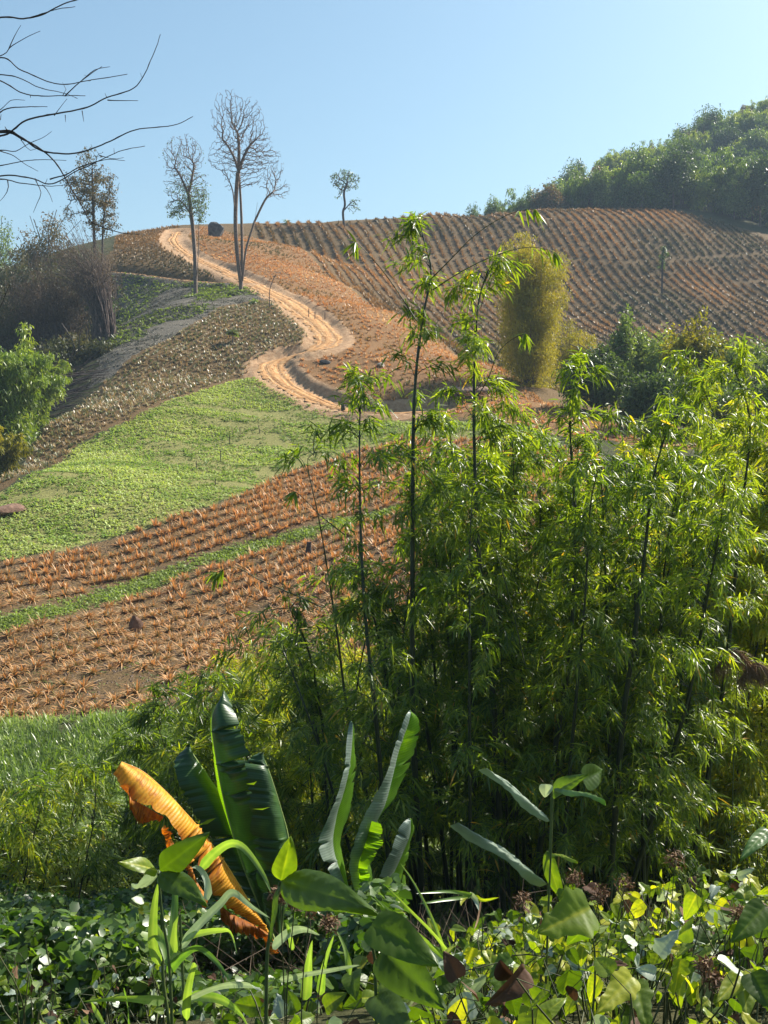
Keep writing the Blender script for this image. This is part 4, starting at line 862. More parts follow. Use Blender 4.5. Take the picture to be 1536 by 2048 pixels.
def culm(label, px_path, Y, rad_px, seed, dens=1.0, blen=(.45, 1.0), leafL=.165, mat=None, tint=.45, start=None, name='bamboo_culm', group='near bamboo culms', bare=0.0, depth=1.0, nd=0.34, top_dense=1.0, W=.021):
    """one culm with nodes, side branches and hanging leaves"""
    g = np.random.default_rng(seed); mat = mat or M_LEAF
    lean = g.normal(0, .5)
    n = len(px_path); pts = np.array([P(x, y, Y + lean * (i / (n - 1)) ** 2) for i, (x, y) in enumerate(px_path)])
    # continue to the real ground
    gz = float(H(pts[0, 0], pts[0, 1]))
    if pts[0, 2] > gz: d = nrm(pts[0] - pts[1]); d[2] = min(d[2], -.8); k = (pts[0, 2] - gz + .3) / -d[2]; pts = np.vstack([pts[0] + d * k, pts])
    q = resample(pts, .11); m = len(q); s = np.arange(m) * .11; Ltot = s[-1]
    r0 = rad_px * Y / F * .5; r = r0 * (1 - .82 * (s / Ltot) ** 1.7)
    node = (np.arange(m) % 3 == 0); r = r * np.where(node, 1.13, 1.0)
    b = q[0].copy(); t = thing(name, label, 'bamboo', tuple(b), group)
    mb = MB(); tube(mb, q, r, 8); 
    # branches
    hpos = s / Ltot; A = []; seg = []; tips = []
    zz = q[:, 2]; s0 = 0.18 if start is None else start
    for i in range(0, m, 3):
        u = hpos[i]
        if u < s0 or g.random() < bare: continue
        nb = g.integers(2, 5) if g.random() < .85 * dens else 1
        for _ in range(nb):
            az = g.uniform(0, 6.28); el = math.radians(g.uniform(15, 60) + 20 * u); L = g.uniform(*blen) * (1.12 - .38 * u) * g.uniform(.7, 1.25)
            d = np.array((math.cos(az) * math.cos(el), math.sin(az) * math.cos(el) * depth, math.sin(el)))
            tt = np.linspace(0, 1, 6)[:, None]; c = q[i] + d * L * tt - np.array((0, 0, .55 * L)) * tt ** 2.3 + g.normal(0, .015, (6, 3)).cumsum(0)
            seg.append(c); tips.append((u, L))
    # crown tip
    c = q[-1] + np.linspace(0, 1, 6)[:, None] * np.array((g.normal(0, .3), g.normal(0, .2), .1)) * 1.2 - np.linspace(0, 1, 6)[:, None] ** 2 * (0, 0, .35); seg.append(c); tips.append((1, .6))
    seg = np.array(seg); U = np.array([a for a, _ in tips]); LL = np.array([a for _, a in tips])
    mt = mb; A = seg[:, :-1].reshape(-1, 3); Bq = seg[:, 1:].reshape(-1, 3); rr = np.tile(np.linspace(.006, .0018, 6), (len(seg), 1))
    multitube(mt, A, Bq, rr[:, :-1].ravel(), rr[:, 1:].ravel(), 3); link('culm', mb.mesh('culm', M_CULM, b), t)
    # leaf sprays: fans of 4 to 8 blades at points on the branches
    nsp = np.maximum(3, (LL * 19 * dens).astype(int)); k = np.repeat(np.arange(len(seg)), nsp); u = g.uniform(.25, 1, len(k)); u[np.cumsum(nsp) - 1] = 1
    f = u * 4.999; i = f.astype(int); fr = (f - i)[:, None]; base = seg[k, i] * (1 - fr) + seg[k, i + 1] * fr; bd = nrm(seg[k, i + 1] - seg[k, i])
    out = nrm(bd + g.normal(0, .55, bd.shape)); nl = 6
    base = np.repeat(base, nl, 0); out = np.repeat(out, nl, 0); N = len(base)
    fan = np.tile(np.linspace(-1, 1, nl), len(k)) * .9
    sd_ = nrm(np.cross(out, nrm(g.normal(0, .35, out.shape) + (0, 0, 1))))
    d = nrm(out * np.cos(fan)[:, None] + sd_ * np.sin(fan)[:, None] + g.normal(0, .3, out.shape) + np.array((0, 0, -.32)))
    base = base + out * g.uniform(-.06, .10, N)[:, None] + g.normal(0, .035, base.shape)
    keep = g.random(N) < .82; base, d = base[keep], d[keep]; N = len(base)
    sdv = np.cross(d, (0, 0, 1.0)); sdv = nrm(sdv + g.normal(0, .55, sdv.shape)); sdv = nrm(sdv - d * (sdv * d).sum(1, keepdims=True))
    tn = np.clip(np.minimum(tint + .06 + g.normal(0, .2, N), .85) + np.where(g.random(N) < .015, .5, 0), 0, 1)
    V, Q, T = strips(base, d, sdv, leafL * g.uniform(.55, 1.25, N), W * g.uniform(.7, 1.2, N), g.uniform(.1, .45, N), (.22, .9, 1, .62, .04), (0, .18, .45, .75, 1), .25, tn)
    link('foliage', mesh_np('foliage', V - b, Q, T, None, mat), t)
    culm.n += N
    return t
culm.n = 0

culm('tallest bamboo culm of the near clump, its top against the far hill', [(842,1760),(826,1450),(825,1200),(826,900),(831,760),(845,640),(862,545),(850,490),(838,440)], 13.2, 13, 1, 1.05, (.4, .95), depth=.8)
culm('second tallest bamboo culm, right of the tallest one', [(1003,1750),(990,1450),(972,1250),(956,1080),(948,860),(950,700),(958,600),(975,545)], 13.6, 13, 2, 1.2, (.45, 1.1), tint=.6)
culm('leftmost tall bamboo culm, thin with a leafy tip above the road', [(775,1700),(752,1440),(732,1250),(722,1080),(719,900),(722,800),(735,765)], 12.6, 10, 3, .95, (.4, 1.0), leafL=.18)
culm('leaning dark bamboo culm at the right with its tip by the track', [(1225,1700),(1245,1450),(1265,1300),(1290,1100),(1306,960),(1338,850),(1350,835)], 13.0, 14, 4, 1.15, (.5, 1.25), tint=.5)
culm('bamboo culm with an arching leafy top left of the leaning one', [(1070,1760),(1110,1500),(1140,1300),(1150,1050),(1141,880),(1142,780),(1165,765)], 13.8, 12, 5, 1.1, (.5, 1.2), tint=.5)
culm('straight slim green bamboo culm right in the middle of the clump', [(941,1760),(939,1400),(940,1100),(944,985)], 12.4, 8, 6, .9, (.4, .9))
culm('bamboo culm just right of the middle, forked at mid height', [(990,1700),(985,1500),(1000,1300),(1001,1080),(1010,960)], 14.4, 9, 7, 1.1, (.5, 1.1))
culm('bamboo culm crossing behind the leaning one low on the right', [(1285,1700),(1370,1420),(1410,1220),(1440,1050),(1450,960)], 13.6, 10, 8, 1.2, (.5, 1.2), tint=.6)
culm('slim dark bamboo culm between the arching and the leaning culm', [(1125,1720),(1150,1420),(1170,1200),(1180,1020),(1200,920)], 12.9, 9, 9, 1.1, (.5, 1.1))
culm('bamboo culm rising near the right frame edge', [(1400,1640),(1450,1350),(1480,1050),(1500,850),(1470,740)], 15.0, 11, 10, 1.2, (.6, 1.4), tint=.7)
culm('arching bamboo culm at the upper right with bright tips', [(1340,1640),(1370,1300),(1400,1000),(1425,840),(1400,765)], 16.0, 10, 11, 1.2, (.6, 1.4), tint=.65)
culm('bamboo culm leaning left out of the clump over the pineapple rows', [(760,1690),(700,1450),(672,1250),(640,1050),(615,930),(628,905)], 13.4, 7, 12, .6, (.35, .8), leafL=.2, bare=.25)
culm('short bamboo culm left of the clump beside the banana leaves', [(700,1700),(640,1500),(590,1360),(560,1290),(545,1275)], 12.8, 7, 13, .9, (.4, .9))
cg = np.random.default_rng(5)
# understorey of the same clump: thinner, shorter culms
for i in range(46):
    px = cg.uniform(650, 1380); top = np.interp(px, [560, 700, 800, 880, 1100, 1300, 1400], [1330, 1160, 1060, 890, 850, 900, 930]) + cg.uniform(0, 380); lean = cg.normal(0, 60) + (px - 950) * .14
    Y = cg.uniform(13.8, 18.5); yb = 1720 - (Y - 13.8) * 22
    path = [(px, yb), (px + lean * .3, yb - (yb - top) * .4), (px + lean * .75, yb - (yb - top) * .8), (px + lean * 1.3, top)]
    culm('thin bamboo culm in the dark middle of the near clump', path, Y, cg.uniform(6, 11), 100 + i, .95, (.35, .85), tint=cg.uniform(.1, .45), start=cg.uniform(.12, .45), depth=1.0, group='thin culms inside the near bamboo clump')  # low leaf tint paints the shade inside the clump into the leaf colour
for i in range(16):
    px = 885 + i * 17 + cg.uniform(-8, 8); top = 830 + cg.uniform(0, 170) + (60 if px < 930 else 0); Y = cg.uniform(14.0, 17.0); lean = cg.normal(0, 40)
    culm('thin bamboo culm with a bright leafy top right of the second tallest culm', [(px, 1690), (px + lean * .3, 1350), (px + lean * .8, (1350 + top) / 2), (px + lean * 1.3, top)], Y, 8, 160 + i, 1.1, (.45, 1.0), tint=.5, start=.4, group='thin culms that fill the middle top of the near clump')
# sunny thicket on the right and behind
for i in range(66):
    px = cg.uniform(1130, 1640); Y = cg.uniform(17, 27); top = np.interp(px, [1130, 1300, 1420, 1536, 1640], [1080, 900, 760, 770, 800]) + abs(cg.normal(0, 190)); yb = 1580 - (Y - 17) * 14; lean = cg.normal(40, 90)
    top = min(top, yb - 250)
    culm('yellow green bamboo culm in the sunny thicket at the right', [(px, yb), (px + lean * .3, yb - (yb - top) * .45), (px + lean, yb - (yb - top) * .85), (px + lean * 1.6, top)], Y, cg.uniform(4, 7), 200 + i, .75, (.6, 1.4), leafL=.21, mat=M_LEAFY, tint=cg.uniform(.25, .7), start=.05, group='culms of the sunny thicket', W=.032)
# low leafy bamboo spreading left toward the grass
for i in range(40):
    px = cg.uniform(330, 900); Y = cg.uniform(15, 23); top = np.interp(px, [330, 450, 560, 700, 900], [1440, 1330, 1290, 1200, 1150]) + abs(cg.normal(0, 90)); yb = 1650 - (Y - 15) * 18
    top = min(top, yb - 90); lean = cg.normal(-15, 45)
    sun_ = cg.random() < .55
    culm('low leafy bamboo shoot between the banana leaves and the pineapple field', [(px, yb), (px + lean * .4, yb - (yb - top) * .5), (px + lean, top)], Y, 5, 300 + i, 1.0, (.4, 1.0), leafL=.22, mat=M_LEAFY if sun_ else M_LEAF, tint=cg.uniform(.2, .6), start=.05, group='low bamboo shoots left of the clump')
for i in range(22):
    px = cg.uniform(-20, 420); Y = cg.uniform(14, 21); top = np.interp(px, [0, 150, 300, 420], [1600, 1520, 1470, 1440]) + abs(cg.normal(0, 60)); yb = 1740 - (Y - 14) * 16; top = min(top, yb - 60)
    culm('low bamboo spray on the left bank among the grass', [(px, yb), (px + cg.normal(0, 20), (yb + top) / 2), (px + cg.normal(0, 50), top)], Y, 4, 360 + i, .8, (.4, .95), leafL=.2, mat=M_LEAFY if i % 3 == 0 else M_LEAF, tint=cg.uniform(.1, .5), start=.05, group='low bamboo sprays of the left bank')
print('bamboo leaves', culm.n)
# long bare whips that lean out of the clump, a few leaves at their tips
def whip(label, path, Y, seed, nleaf=16, dy=0.0):
    g = np.random.default_rng(seed); n = len(path); pts = resample(np.array([P(x, y, Y + dy * i / (n - 1)) for i, (x, y) in enumerate(path)]), .08); b = pts[0].copy(); t = thing('bamboo_whip', label, 'bamboo', tuple(b), 'bare whips of the near clump')
    mb = MB(); tube(mb, pts, np.linspace(.008, .003, len(pts)), 4); link('stem', mb.mesh('stem', M_TWIG, b), t)
    i = (len(pts) - 1 - np.abs(g.normal(0, len(pts) * .06, nleaf))).astype(int).clip(0); d = nrm(g.normal(0, .5, (nleaf, 3)) + (0, 0, -.9) + nrm(pts[-1] - pts[-6]) * .5)
    V, Q, T = strips(pts[i], d, sides(d, .5), .2 * g.uniform(.6, 1.2, nleaf), .026, .2, (.22, .9, 1, .62, .04), (0, .18, .45, .75, 1), .25, .6)
    link('foliage', mesh_np('foliage', V - b, Q, T, None, M_LEAF), t)
whip('bamboo whip reaching up left, its tip hanging over the rows near the small skyline tree', [(832,640),(800,590),(760,535),(715,487),(698,480)], 13, 1)
whip('long bamboo whip reaching up right over the top edge of the far hill', [(860,560),(900,520),(950,470),(1010,432),(1060,418),(1082,425)], 13.1, 2)
whip('bamboo whip reaching right in front of the yellow bamboo column', [(865,580),(920,545),(980,515),(1050,495),(1100,500),(1118,515)], 13.1, 3)
whip('thin whip over the near rows with pale hanging leaves', [(690,1070),(640,1030),(600,990),(575,978)], 12.6, 4, 14)
whip('thin whip over the rows left of the clump with drooping leaves', [(645,1215),(590,1190),(520,1160),(470,1135),(420,1150)], 12.8, 5, 34)
whip('bamboo whip curving over the dark foot of the clump', [(1050,1330),(1020,1200),(985,1090),(945,1085),(935,1120)], 12.5, 6, 12)
whip('pale arching whip beside the yellow bamboo column', [(950,800),(975,760),(1000,700),(1040,670),(1065,668)], 13.4, 7, 18)

# ------------------------------------------------------------------ banks: grass, weeds, climbers
M_GRASS = leafmat('tall_grass', [(0.0, (0.06, 0.10, 0.03)), (0.5, (0.17, 0.24, 0.06)), (1.0, (0.36, 0.42, 0.14))], 0.4, (1.2, 1.35, 0.45), 0.35, 0.5, .8)
M_VINE = leafmat('climber_leaf', [(0.0, (0.03, 0.06, 0.018)), (0.5, (0.07, 0.13, 0.025)), (0.85, (0.17, 0.26, 0.04)), (1.0, (0.34, 0.35, 0.06))], 0.4, (1.3, 1.5, 0.35), 0.35, 0.55, 1.5)
def rnd_ground(n, pxr, Yr):
    Y = np.sqrt(rng.uniform(Yr[0] ** 2, Yr[1] ** 2, n)); px = rng.uniform(*pxr, n); return (px - 768) / F * Y * 1.0, Y
x, y = rnd_ground(9000, (-500, 760), (27.5, 35)); k = (fbm(x / 2, y / 2, 71) > .30) & ~inpoly(x, y, Z_NEAR); x, y = x[k], y[k]
V, Q, T = tufts(x, y, 9, .8, .03, (35, 88), (.8, 1, .7, .05), 0, .6, (.5, .15), jitter=.08, tn=(fbm(x / 1.5, y / 1.5, 72) - .5) * 1.2)
tag(link('tall_grass', mesh_np('tall_grass', V, Q, T, None, M_GRASS)), 'tall bright green grass on the bank below the pineapple field', 'grass', kind='stuff')
x, y = rnd_ground(30000, (-500, 2100), (12, 33)); k = ~inpoly(x, y, Z_NEAR) & (fbm(x / 1.6, y / 1.6, 75) > .34); x, y = x[k], y[k]
V, Q, T = tufts(x, y, 9, .55, .045, (10, 85), (.4, 1, .9, .05), 0, .5, (.5, .2), jitter=.14, tn=(fbm(x / 2, y / 2, 78) - .5) * 1.3)
tag(link('weeds', mesh_np('weeds', V, Q, T, None, M_GRASS)), 'mixed grassy weeds on the damp ground below the bamboo', 'weeds', kind='stuff')
# leafy shrubs that cover the left bank
def leafy_mound(label, px, Y, r, h, n, seed, mat, L, W, tint, cat='shrub', name='shrub', group=None, prof=(.25, 1, .9, .1), ts=(0, .35, .65, 1)):
    x = P(px, 850, Y)[0]; z = float(H(x, Y)); t = thing(name, label, cat, (x, Y, z - .1), group); g = np.random.default_rng(seed); mb = MB(); segs = []
    for _ in range(26):
        az = g.uniform(0, 6.28); el = g.uniform(.3, 1.4); e = np.array((math.cos(az) * math.cos(el) * r, math.sin(az) * math.cos(el) * r, math.sin(el) * h)); tube(mb, resample(np.array([(0, 0, 0), e * .5 + g.normal(0, .08, 3), e * .92]), .25), .008, 4); segs.append(e)
    link('stems', mb.mesh('stems', M_TWIG), t); segs = np.array(segs)
    k = g.integers(0, 26, n); u = g.uniform(.25, 1, n) ** .6; p = segs[k] * u[:, None] + g.normal(0, .14 * r, (n, 3)) * (1, 1, .6); p[:, 2] = np.abs(p[:, 2])
    d = nrm(randu(n) * (1, 1, .4) + (0, 0, -.15)); V, Q, T = strips(p, d, sides(d, .7), L * g.uniform(.6, 1.2, n), W * g.uniform(.7, 1.2, n), .3, prof, ts, .2, np.clip(tint + g.normal(0, .15, n), 0, 1))
    link('foliage', mesh_np('foliage', V, Q, T, None, mat), t); return t
for i in range(64):
    px = cg.uniform(-60, 640); Y = cg.uniform(15, 27); leafy_mound('feathery green shrub on the left bank behind the banana leaves', px, Y, cg.uniform(.7, 1.3), cg.uniform(.8, 1.6), 900, 400 + i, M_LEAFY if cg.random() < .4 else M_GRASS, .2, .03, cg.uniform(.3, .7), group='feathery shrubs of the left bank', prof=(.25, 1, .8, .05))
for i in range(34):
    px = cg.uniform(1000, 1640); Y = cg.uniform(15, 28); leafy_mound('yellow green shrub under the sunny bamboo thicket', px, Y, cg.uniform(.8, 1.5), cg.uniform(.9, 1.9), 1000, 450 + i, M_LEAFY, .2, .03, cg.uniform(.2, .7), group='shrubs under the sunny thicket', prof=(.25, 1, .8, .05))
for i in range(22):
    px = cg.uniform(600, 1250); Y = cg.uniform(20, 30); leafy_mound('shaded shrub behind the foot of the near bamboo clump', px, Y, cg.uniform(.8, 1.5), cg.uniform(.9, 1.7), 900, 480 + i, M_LEAFY if i % 2 else M_GRASS, .22, .035, cg.uniform(.3, .7), group='shrubs behind the bamboo foot', prof=(.25, 1, .8, .05))
# climber carpet on the slope below the camera, left: small round leaves
x, y = rnd_ground(110000, (-300, 800), (5.6, 15)); bump = fbm(x / 1.1, y / 1.1, 81); k = (fbm(x / .5, y / .5, 83) > .36); x, y, bump = x[k], y[k], bump[k]; n = len(x)
ipx = 768 + F * x / y; low = np.clip(1 - np.abs(ipx - 500) / 230, 0, 1) * (y < 8.6); z = H(x, y) + bump * .9 * (1 - .95 * np.minimum(low * 2, 1)) + rng.uniform(-.35, .12, n); d = nrm(randu(n) * (1, 1, .35) + (.1, -.1, -.05)); s = sides(d, .55)
V, Q, T = strips(np.stack([x, y, z], 1), d, s, .07 * rng.uniform(.6, 1.4, n), .065 * rng.uniform(.6, 1.3, n), .2, (.25, .95, .9, .1), (0, .25, .65, 1), .15, np.clip(.42 + rng.normal(0, .2, n) + np.where(rng.random(n) < .04, .4, 0), 0, 1))
tag(link('climber_carpet', mesh_np('climber_carpet', V, Q, T, None, M_VINE)), 'carpet of small leaved climbers over the dark left slope', 'climbers', kind='stuff')
# stems in the carpet
n = 2200; x, y = rnd_ground(n, (-300, 1900), (6.5, 14)); z = H(x, y); mb = MB(); e = rng.normal(0, .3, (n, 3)); e[:, 2] = rng.uniform(.05, .6, n); a = np.stack([x, y, z], 1); c = a + e
m_ = (a + c) / 2 + rng.normal(0, .08, (n, 3)); multitube(mb, a, m_, np.full(n, .004), np.full(n, .003), 3); multitube(mb, m_, c, np.full(n, .003), np.full(n, .0015), 3)
tag(link('dry_stems', mb.mesh('dry_stems', solidmat('dry_stem', (.05, .035, .025), (.2, .15, .1), 8))), 'tangle of thin dry stems among the climbers', 'stems', kind='stuff')
# ------------------------------------------------------------------ banana plants
M_BAN = leafmat('banana_leaf', [(0.0, (0.016, 0.04, 0.014)), (0.5, (0.03, 0.075, 0.02)), (1.0, (0.10, 0.18, 0.025))], 0.10, (1.3, 1.6, 0.2), 0.42, 0.4, 2.5, 0.10, 30)  # dark copy of the blade, shade of its backlit front put into the colour
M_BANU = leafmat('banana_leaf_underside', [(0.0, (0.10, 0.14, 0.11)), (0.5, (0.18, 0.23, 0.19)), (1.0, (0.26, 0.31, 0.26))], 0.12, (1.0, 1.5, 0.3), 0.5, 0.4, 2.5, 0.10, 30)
M_BANG = leafmat('sunlit_banana_leaf', [(0.0, (0.07, 0.15, 0.02)), (0.5, (0.13, 0.26, 0.025)), (1.0, (0.22, 0.34, 0.04))], 0.55, (1.5, 1.5, 0.15), 0.38, 0.45, 2.5, 0.10, 30)  # lit copy of the blade, sunlight put into its colour
M_BANY = leafmat('yellowed_banana_leaf', [(0.0, (0.34, 0.10, 0.015)), (0.35, (0.62, 0.24, 0.02)), (0.6, (0.80, 0.38, 0.03)), (1.0, (0.85, 0.50, 0.09))], 0.35, (1.15, 0.85, 0.3), 0.5, 0.3, 5, 0.35, 24)
M_RIB = solidmat('pale_midrib', (0.22, 0.30, 0.08), (0.36, 0.42, 0.14), 4, .5, .1, .002)
M_RIBY = solidmat('orange_midrib', (0.55, 0.25, 0.03), (0.75, 0.4, 0.05), 4, .5, .1, .002)
M_STEM = solidmat('banana_stem', (0.05, 0.07, 0.025), (0.14, 0.14, 0.05), 3, .5, .3, .01)

def blade(name, parent, b, A, Bp, YA, YB, mat, tint=.5, wav=.02, rag=0.0, seed=1, bow=.08, nx=14, slits=6):
    """half blade between two edges given as photo polylines at distances YA / YB (edge A = midrib side)"""
    g = np.random.default_rng(seed)
    def edge(E, Y):
        Y = np.interp(np.linspace(0, 1, len(E)), np.linspace(0, 1, len(np.atleast_1d(Y))), np.atleast_1d(Y)); p = np.array([P(x, y, yy) for (x, y), yy in zip(E, Y)]); return p
    a = edge(A, YA); c = edge(Bp, YB); n = 170
    def rs(p):
        q = resample(p, .01); s = np.linspace(0, len(q) - 1, n); i = s.astype(int).clip(0, len(q) - 2); f = (s - i)[:, None]; return q[i] * (1 - f) + q[i + 1] * f
    a, c = rs(a), rs(c); t = np.linspace(0, 1, nx)[None, :, None]
    if slits:
        for k_ in g.integers(12, n - 20, slits):
            dp = g.uniform(.25, .8)
            for o_, f_ in ((-1, .35), (0, 1), (1, .35)): c[k_ + o_] = c[k_ + o_] + (a[k_ + o_] - c[k_ + o_]) * dp * f_
    c = c + (a - c) * (np.clip(fbm(np.arange(n) * .35, np.zeros(n), seed + 50) - .5, 0, 1) * .35)[:, None]
    if rag: c = c + (a - c) * (np.clip(fbm(np.arange(n) * .15, np.zeros(n), seed) - .35, 0, 1) * rag)[:, None]
    V = a[:, None] * (1 - t) + c[:, None] * t
    nn = nrm(np.cross(np.gradient(a, axis=0), c - a)); nn = np.where(nn[:, 1:2] > 0, -nn, nn)
    ph = np.linspace(0, 1, n)[:, None]
    off = bow * np.sin(np.pi * t[..., 0]) + wav * t[..., 0] * np.sin(ph * 11 + seed) + wav * .3 * t[..., 0] ** 2 * np.sin(ph * 31 + seed * 2)
    V = V + nn[:, None] * off[..., None]
    idx = np.arange(n * nx).reshape(n, nx); Q = np.stack([idx[:-1, :-1], idx[:-1, 1:], idx[1:, 1:], idx[1:, :-1]], -1).reshape(-1, 4)
    uv = np.stack([np.repeat(t[..., 0], n, 0), np.repeat(ph, nx, 1)], -1).reshape(-1, 2)
    tn = np.clip(tint + (fbm(uv[:, 0] * 4, uv[:, 1] * 16, seed) - .5) * .7, 0, 1)
    edge_ = np.clip((uv[:, 0] - .72) / .28, 0, 1) * np.clip(fbm(uv[:, 1] * 12, uv[:, 0] * 2, seed + 9) * 2 - .5, 0, 1); tn = np.clip(tn - edge_ * .6 * (mat is M_BANY) - (mat is M_BANY) * .3 * (fbm(uv[:, 0] * 6, uv[:, 1] * 22, seed + 4) > .62), 0, 1)
    o = link(name, mesh_np(name, V.reshape(-1, 3) - b, Q, tn, uv, mat), parent)
    return a, c
def rib(parent, b, a, r0=.012, mat=None):
    mb = MB(); q = a[::2]; tube(mb, q, np.linspace(r0 * .35, r0, len(q)), 6); link('midrib', mb.mesh('midrib', mat or M_RIB, b), parent)

def stalk_leaf(parent, b, name, label=None):
    o = bpy.data.objects.new(name, None); COL.objects.link(o); o.parent = parent
    if label: o['label'] = label
    return o
def banana_base(label, px, Y, tops, seed=0):
    x = P(px, 850, Y)[0]; z = float(H(x, Y)); b = np.array((x, Y, z)); t = thing('banana_plant', label, 'banana plant', tuple(b))
    mb = MB(); top = tops; q = resample(np.array([b - (0, 0, .2), (b + top) / 2 + (.03, 0, 0), top]), .12); tube(mb, q, np.linspace(.11, .055, len(q)), 10); link('pseudostem', mb.mesh('pseudostem', M_STEM, b), t)
    return t, b
YB_ = 8.0
t, b = banana_base('banana plant with a drooping orange yellow leaf and three dark upright leaves', 560, YB_, P(562, 1930, YB_))
lf = stalk_leaf(t, b, 'leaf', 'tallest dark green upright leaf')
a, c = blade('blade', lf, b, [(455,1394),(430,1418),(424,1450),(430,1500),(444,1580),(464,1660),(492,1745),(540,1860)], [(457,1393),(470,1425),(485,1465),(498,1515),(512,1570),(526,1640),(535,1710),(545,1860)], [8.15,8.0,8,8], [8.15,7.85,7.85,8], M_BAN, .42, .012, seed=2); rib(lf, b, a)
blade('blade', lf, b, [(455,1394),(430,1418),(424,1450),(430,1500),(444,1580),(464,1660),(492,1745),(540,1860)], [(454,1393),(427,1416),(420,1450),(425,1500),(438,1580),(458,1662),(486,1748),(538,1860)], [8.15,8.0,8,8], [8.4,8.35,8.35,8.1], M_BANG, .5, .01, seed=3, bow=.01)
lf = stalk_leaf(t, b, 'leaf', 'left dark green leaf with a pale midrib on its right edge')
a, c = blade('blade', lf, b, [(375,1493),(392,1518),(420,1560),(450,1606),(478,1668),(505,1745),(548,1880)], [(374,1493),(350,1515),(347,1535),(352,1570),(368,1605),(392,1645),(425,1690),(465,1750),(540,1880)], [8.3,8.2,8.1], [8.3,8.0,8.0,8.1], M_BAN, .38, .015, .25, 4); rib(lf, b, a, .014)
lf = stalk_leaf(t, b, 'leaf', 'shorter dark leaf on the right with two bright slits')
a, c = blade('blade', lf, b, [(521,1505),(533,1530),(547,1570),(562,1620),(575,1670),(578,1720),(570,1790),(560,1880)], [(519,1505),(493,1520),(490,1540),(492,1590),(499,1650),(507,1710),(520,1790),(552,1880)], [7.9,7.85,7.9], [7.9,7.7,7.7,7.9], M_BAN, .45, .012, .15, 5); rib(lf, b, a)
for sl in ([(492,1568),(508,1565),(514,1562),(508,1570)], [(505,1618),(525,1617),(540,1614),(525,1620)], [(398,1650),(415,1640),(432,1636),(415,1648)]):
    V = np.array([P(x, y, 7.6) for x, y in sl]); o = link('painted_lit_sliver', mesh_np('painted_lit_sliver', V - b, np.array([(0, 1, 2, 3)]), np.full(4, .9), None, M_BANG), lf)  # bright slivers laid over the dark blades, sunlight put into their colour
lf = stalk_leaf(t, b, 'leaf', 'dying orange yellow leaf hanging to the left with torn brown edge')
MA = [(243,1524),(285,1543),(330,1582),(370,1625),(410,1672),(452,1730),(495,1800),(535,1862),(552,1905)]
MBp = [(228,1546),(240,1580),(262,1606),(300,1622),(335,1650),(372,1690),(405,1745),(425,1790),(452,1822),(500,1845),(548,1908)]
a, c = blade('blade', lf, b, MA, MBp, [7.3,7.4,7.6,7.9], [7.2,7.1,7.3,7.8], M_BANY, .62, .03, .22, 6, .05); rib(lf, b, a, .011, M_RIBY)
blade('torn_flap', lf, b, [(240,1572),(268,1598),(300,1618),(322,1632)], [(252,1592),(268,1638),(290,1645),(325,1640)], 7.15, [7.1,7.25], M_BANY, .12, .03, .3, 7, .04)
blade('torn_flap', lf, b, [(330,1650),(350,1690),(372,1705),(385,1720)], [(345,1650),(331,1672),(352,1700),(372,1735)], 7.15, 7.05, M_BANY, .35, .03, .3, 8, .04)
blade('torn_flap', lf, b, [(430,1800),(460,1825),(500,1845),(530,1862)], [(440,1825),(470,1872),(505,1870),(536,1888)], 7.5, 7.45, M_BANY, .1, .04, .5, 9, .04)
blade('torn_flap', lf, b, [(374,1722),(382,1740),(395,1765),(412,1790)], [(362,1725),(372,1748),(384,1790),(408,1822)], 7.3, 7.25, M_BANY, .3, .03, .4, 17, .03)
# right banana: twisted leaves showing grey undersides
t, b = banana_base('banana plant with three twisted upright leaves, grey undersides facing left', 735, 8.6, P(745, 1935, 8.6))
lf = stalk_leaf(t, b, 'leaf', 'narrow folded leaf nearest the dark leaves')
mid = [(703,1442),(704,1480),(697,1540),(685,1590),(672,1640),(668,1700),(700,1800),(735,1930)]
a, c = blade('blade', lf, b, mid, [(704,1442),(714,1468),(710,1540),(700,1600),(690,1640),(684,1690),(706,1790),(738,1930)], 8.6, [8.6,8.85,8.85,8.6], M_BANG, .35, .02, 0, 10, .01)
blade('underside', lf, b, mid, [(702,1442),(694,1490),(684,1550),(668,1600),(652,1640),(640,1700),(690,1800),(732,1930)], 8.6, [8.6,8.35,8.3,8.5], M_BANU, .4, .01, 0, 11, .02)
lf = stalk_leaf(t, b, 'leaf', 'largest twisted leaf, half grey underside and half lit green')
mid = [(820,1420),(815,1450),(797,1500),(785,1555),(770,1610),(750,1650),(738,1690),(728,1740),(730,1800),(745,1930)]
a, c = blade('blade', lf, b, mid, [(822,1420),(836,1442),(825,1500),(802,1560),(796,1595),(775,1612),(760,1640),(768,1668),(742,1705),(738,1760),(748,1930)], 8.7, [8.7,8.95,8.95,8.9,8.7], M_BANG, .45, .03, 0, 12, .01)
blade('underside', lf, b, mid, [(818,1420),(806,1436),(785,1500),(768,1560),(745,1605),(722,1650),(708,1690),(695,1735),(712,1800),(742,1930)], 8.7, [8.7,8.4,8.4,8.6], M_BANU, .5, .012, 0, 13, .02)
blade('lower_lobe', lf, b, [(745,1640),(730,1680),(722,1730),(728,1790)], [(768,1648),(766,1672),(748,1715),(735,1800)], 8.65, [8.5,8.45], M_BANG, .6, .03, 0, 14, .05)
lf = stalk_leaf(t, b, 'leaf', 'shorter grey green leaf with a lit right margin')
mid = [(820,1636),(820,1670),(802,1715),(782,1762),(770,1810),(760,1930)]
blade('blade', lf, b, mid, [(822,1636),(829,1668),(815,1720),(797,1758),(796,1790),(768,1930)], 8.4, [8.4,8.6,8.5], M_BANG, .6, .02, 0, 15, .01)
blade('underside', lf, b, mid, [(818,1636),(805,1650),(782,1700),(752,1760),(735,1830),(748,1930)], 8.4, [8.4,8.15,8.3], M_BANU, .12, .012, 0, 16, .02)
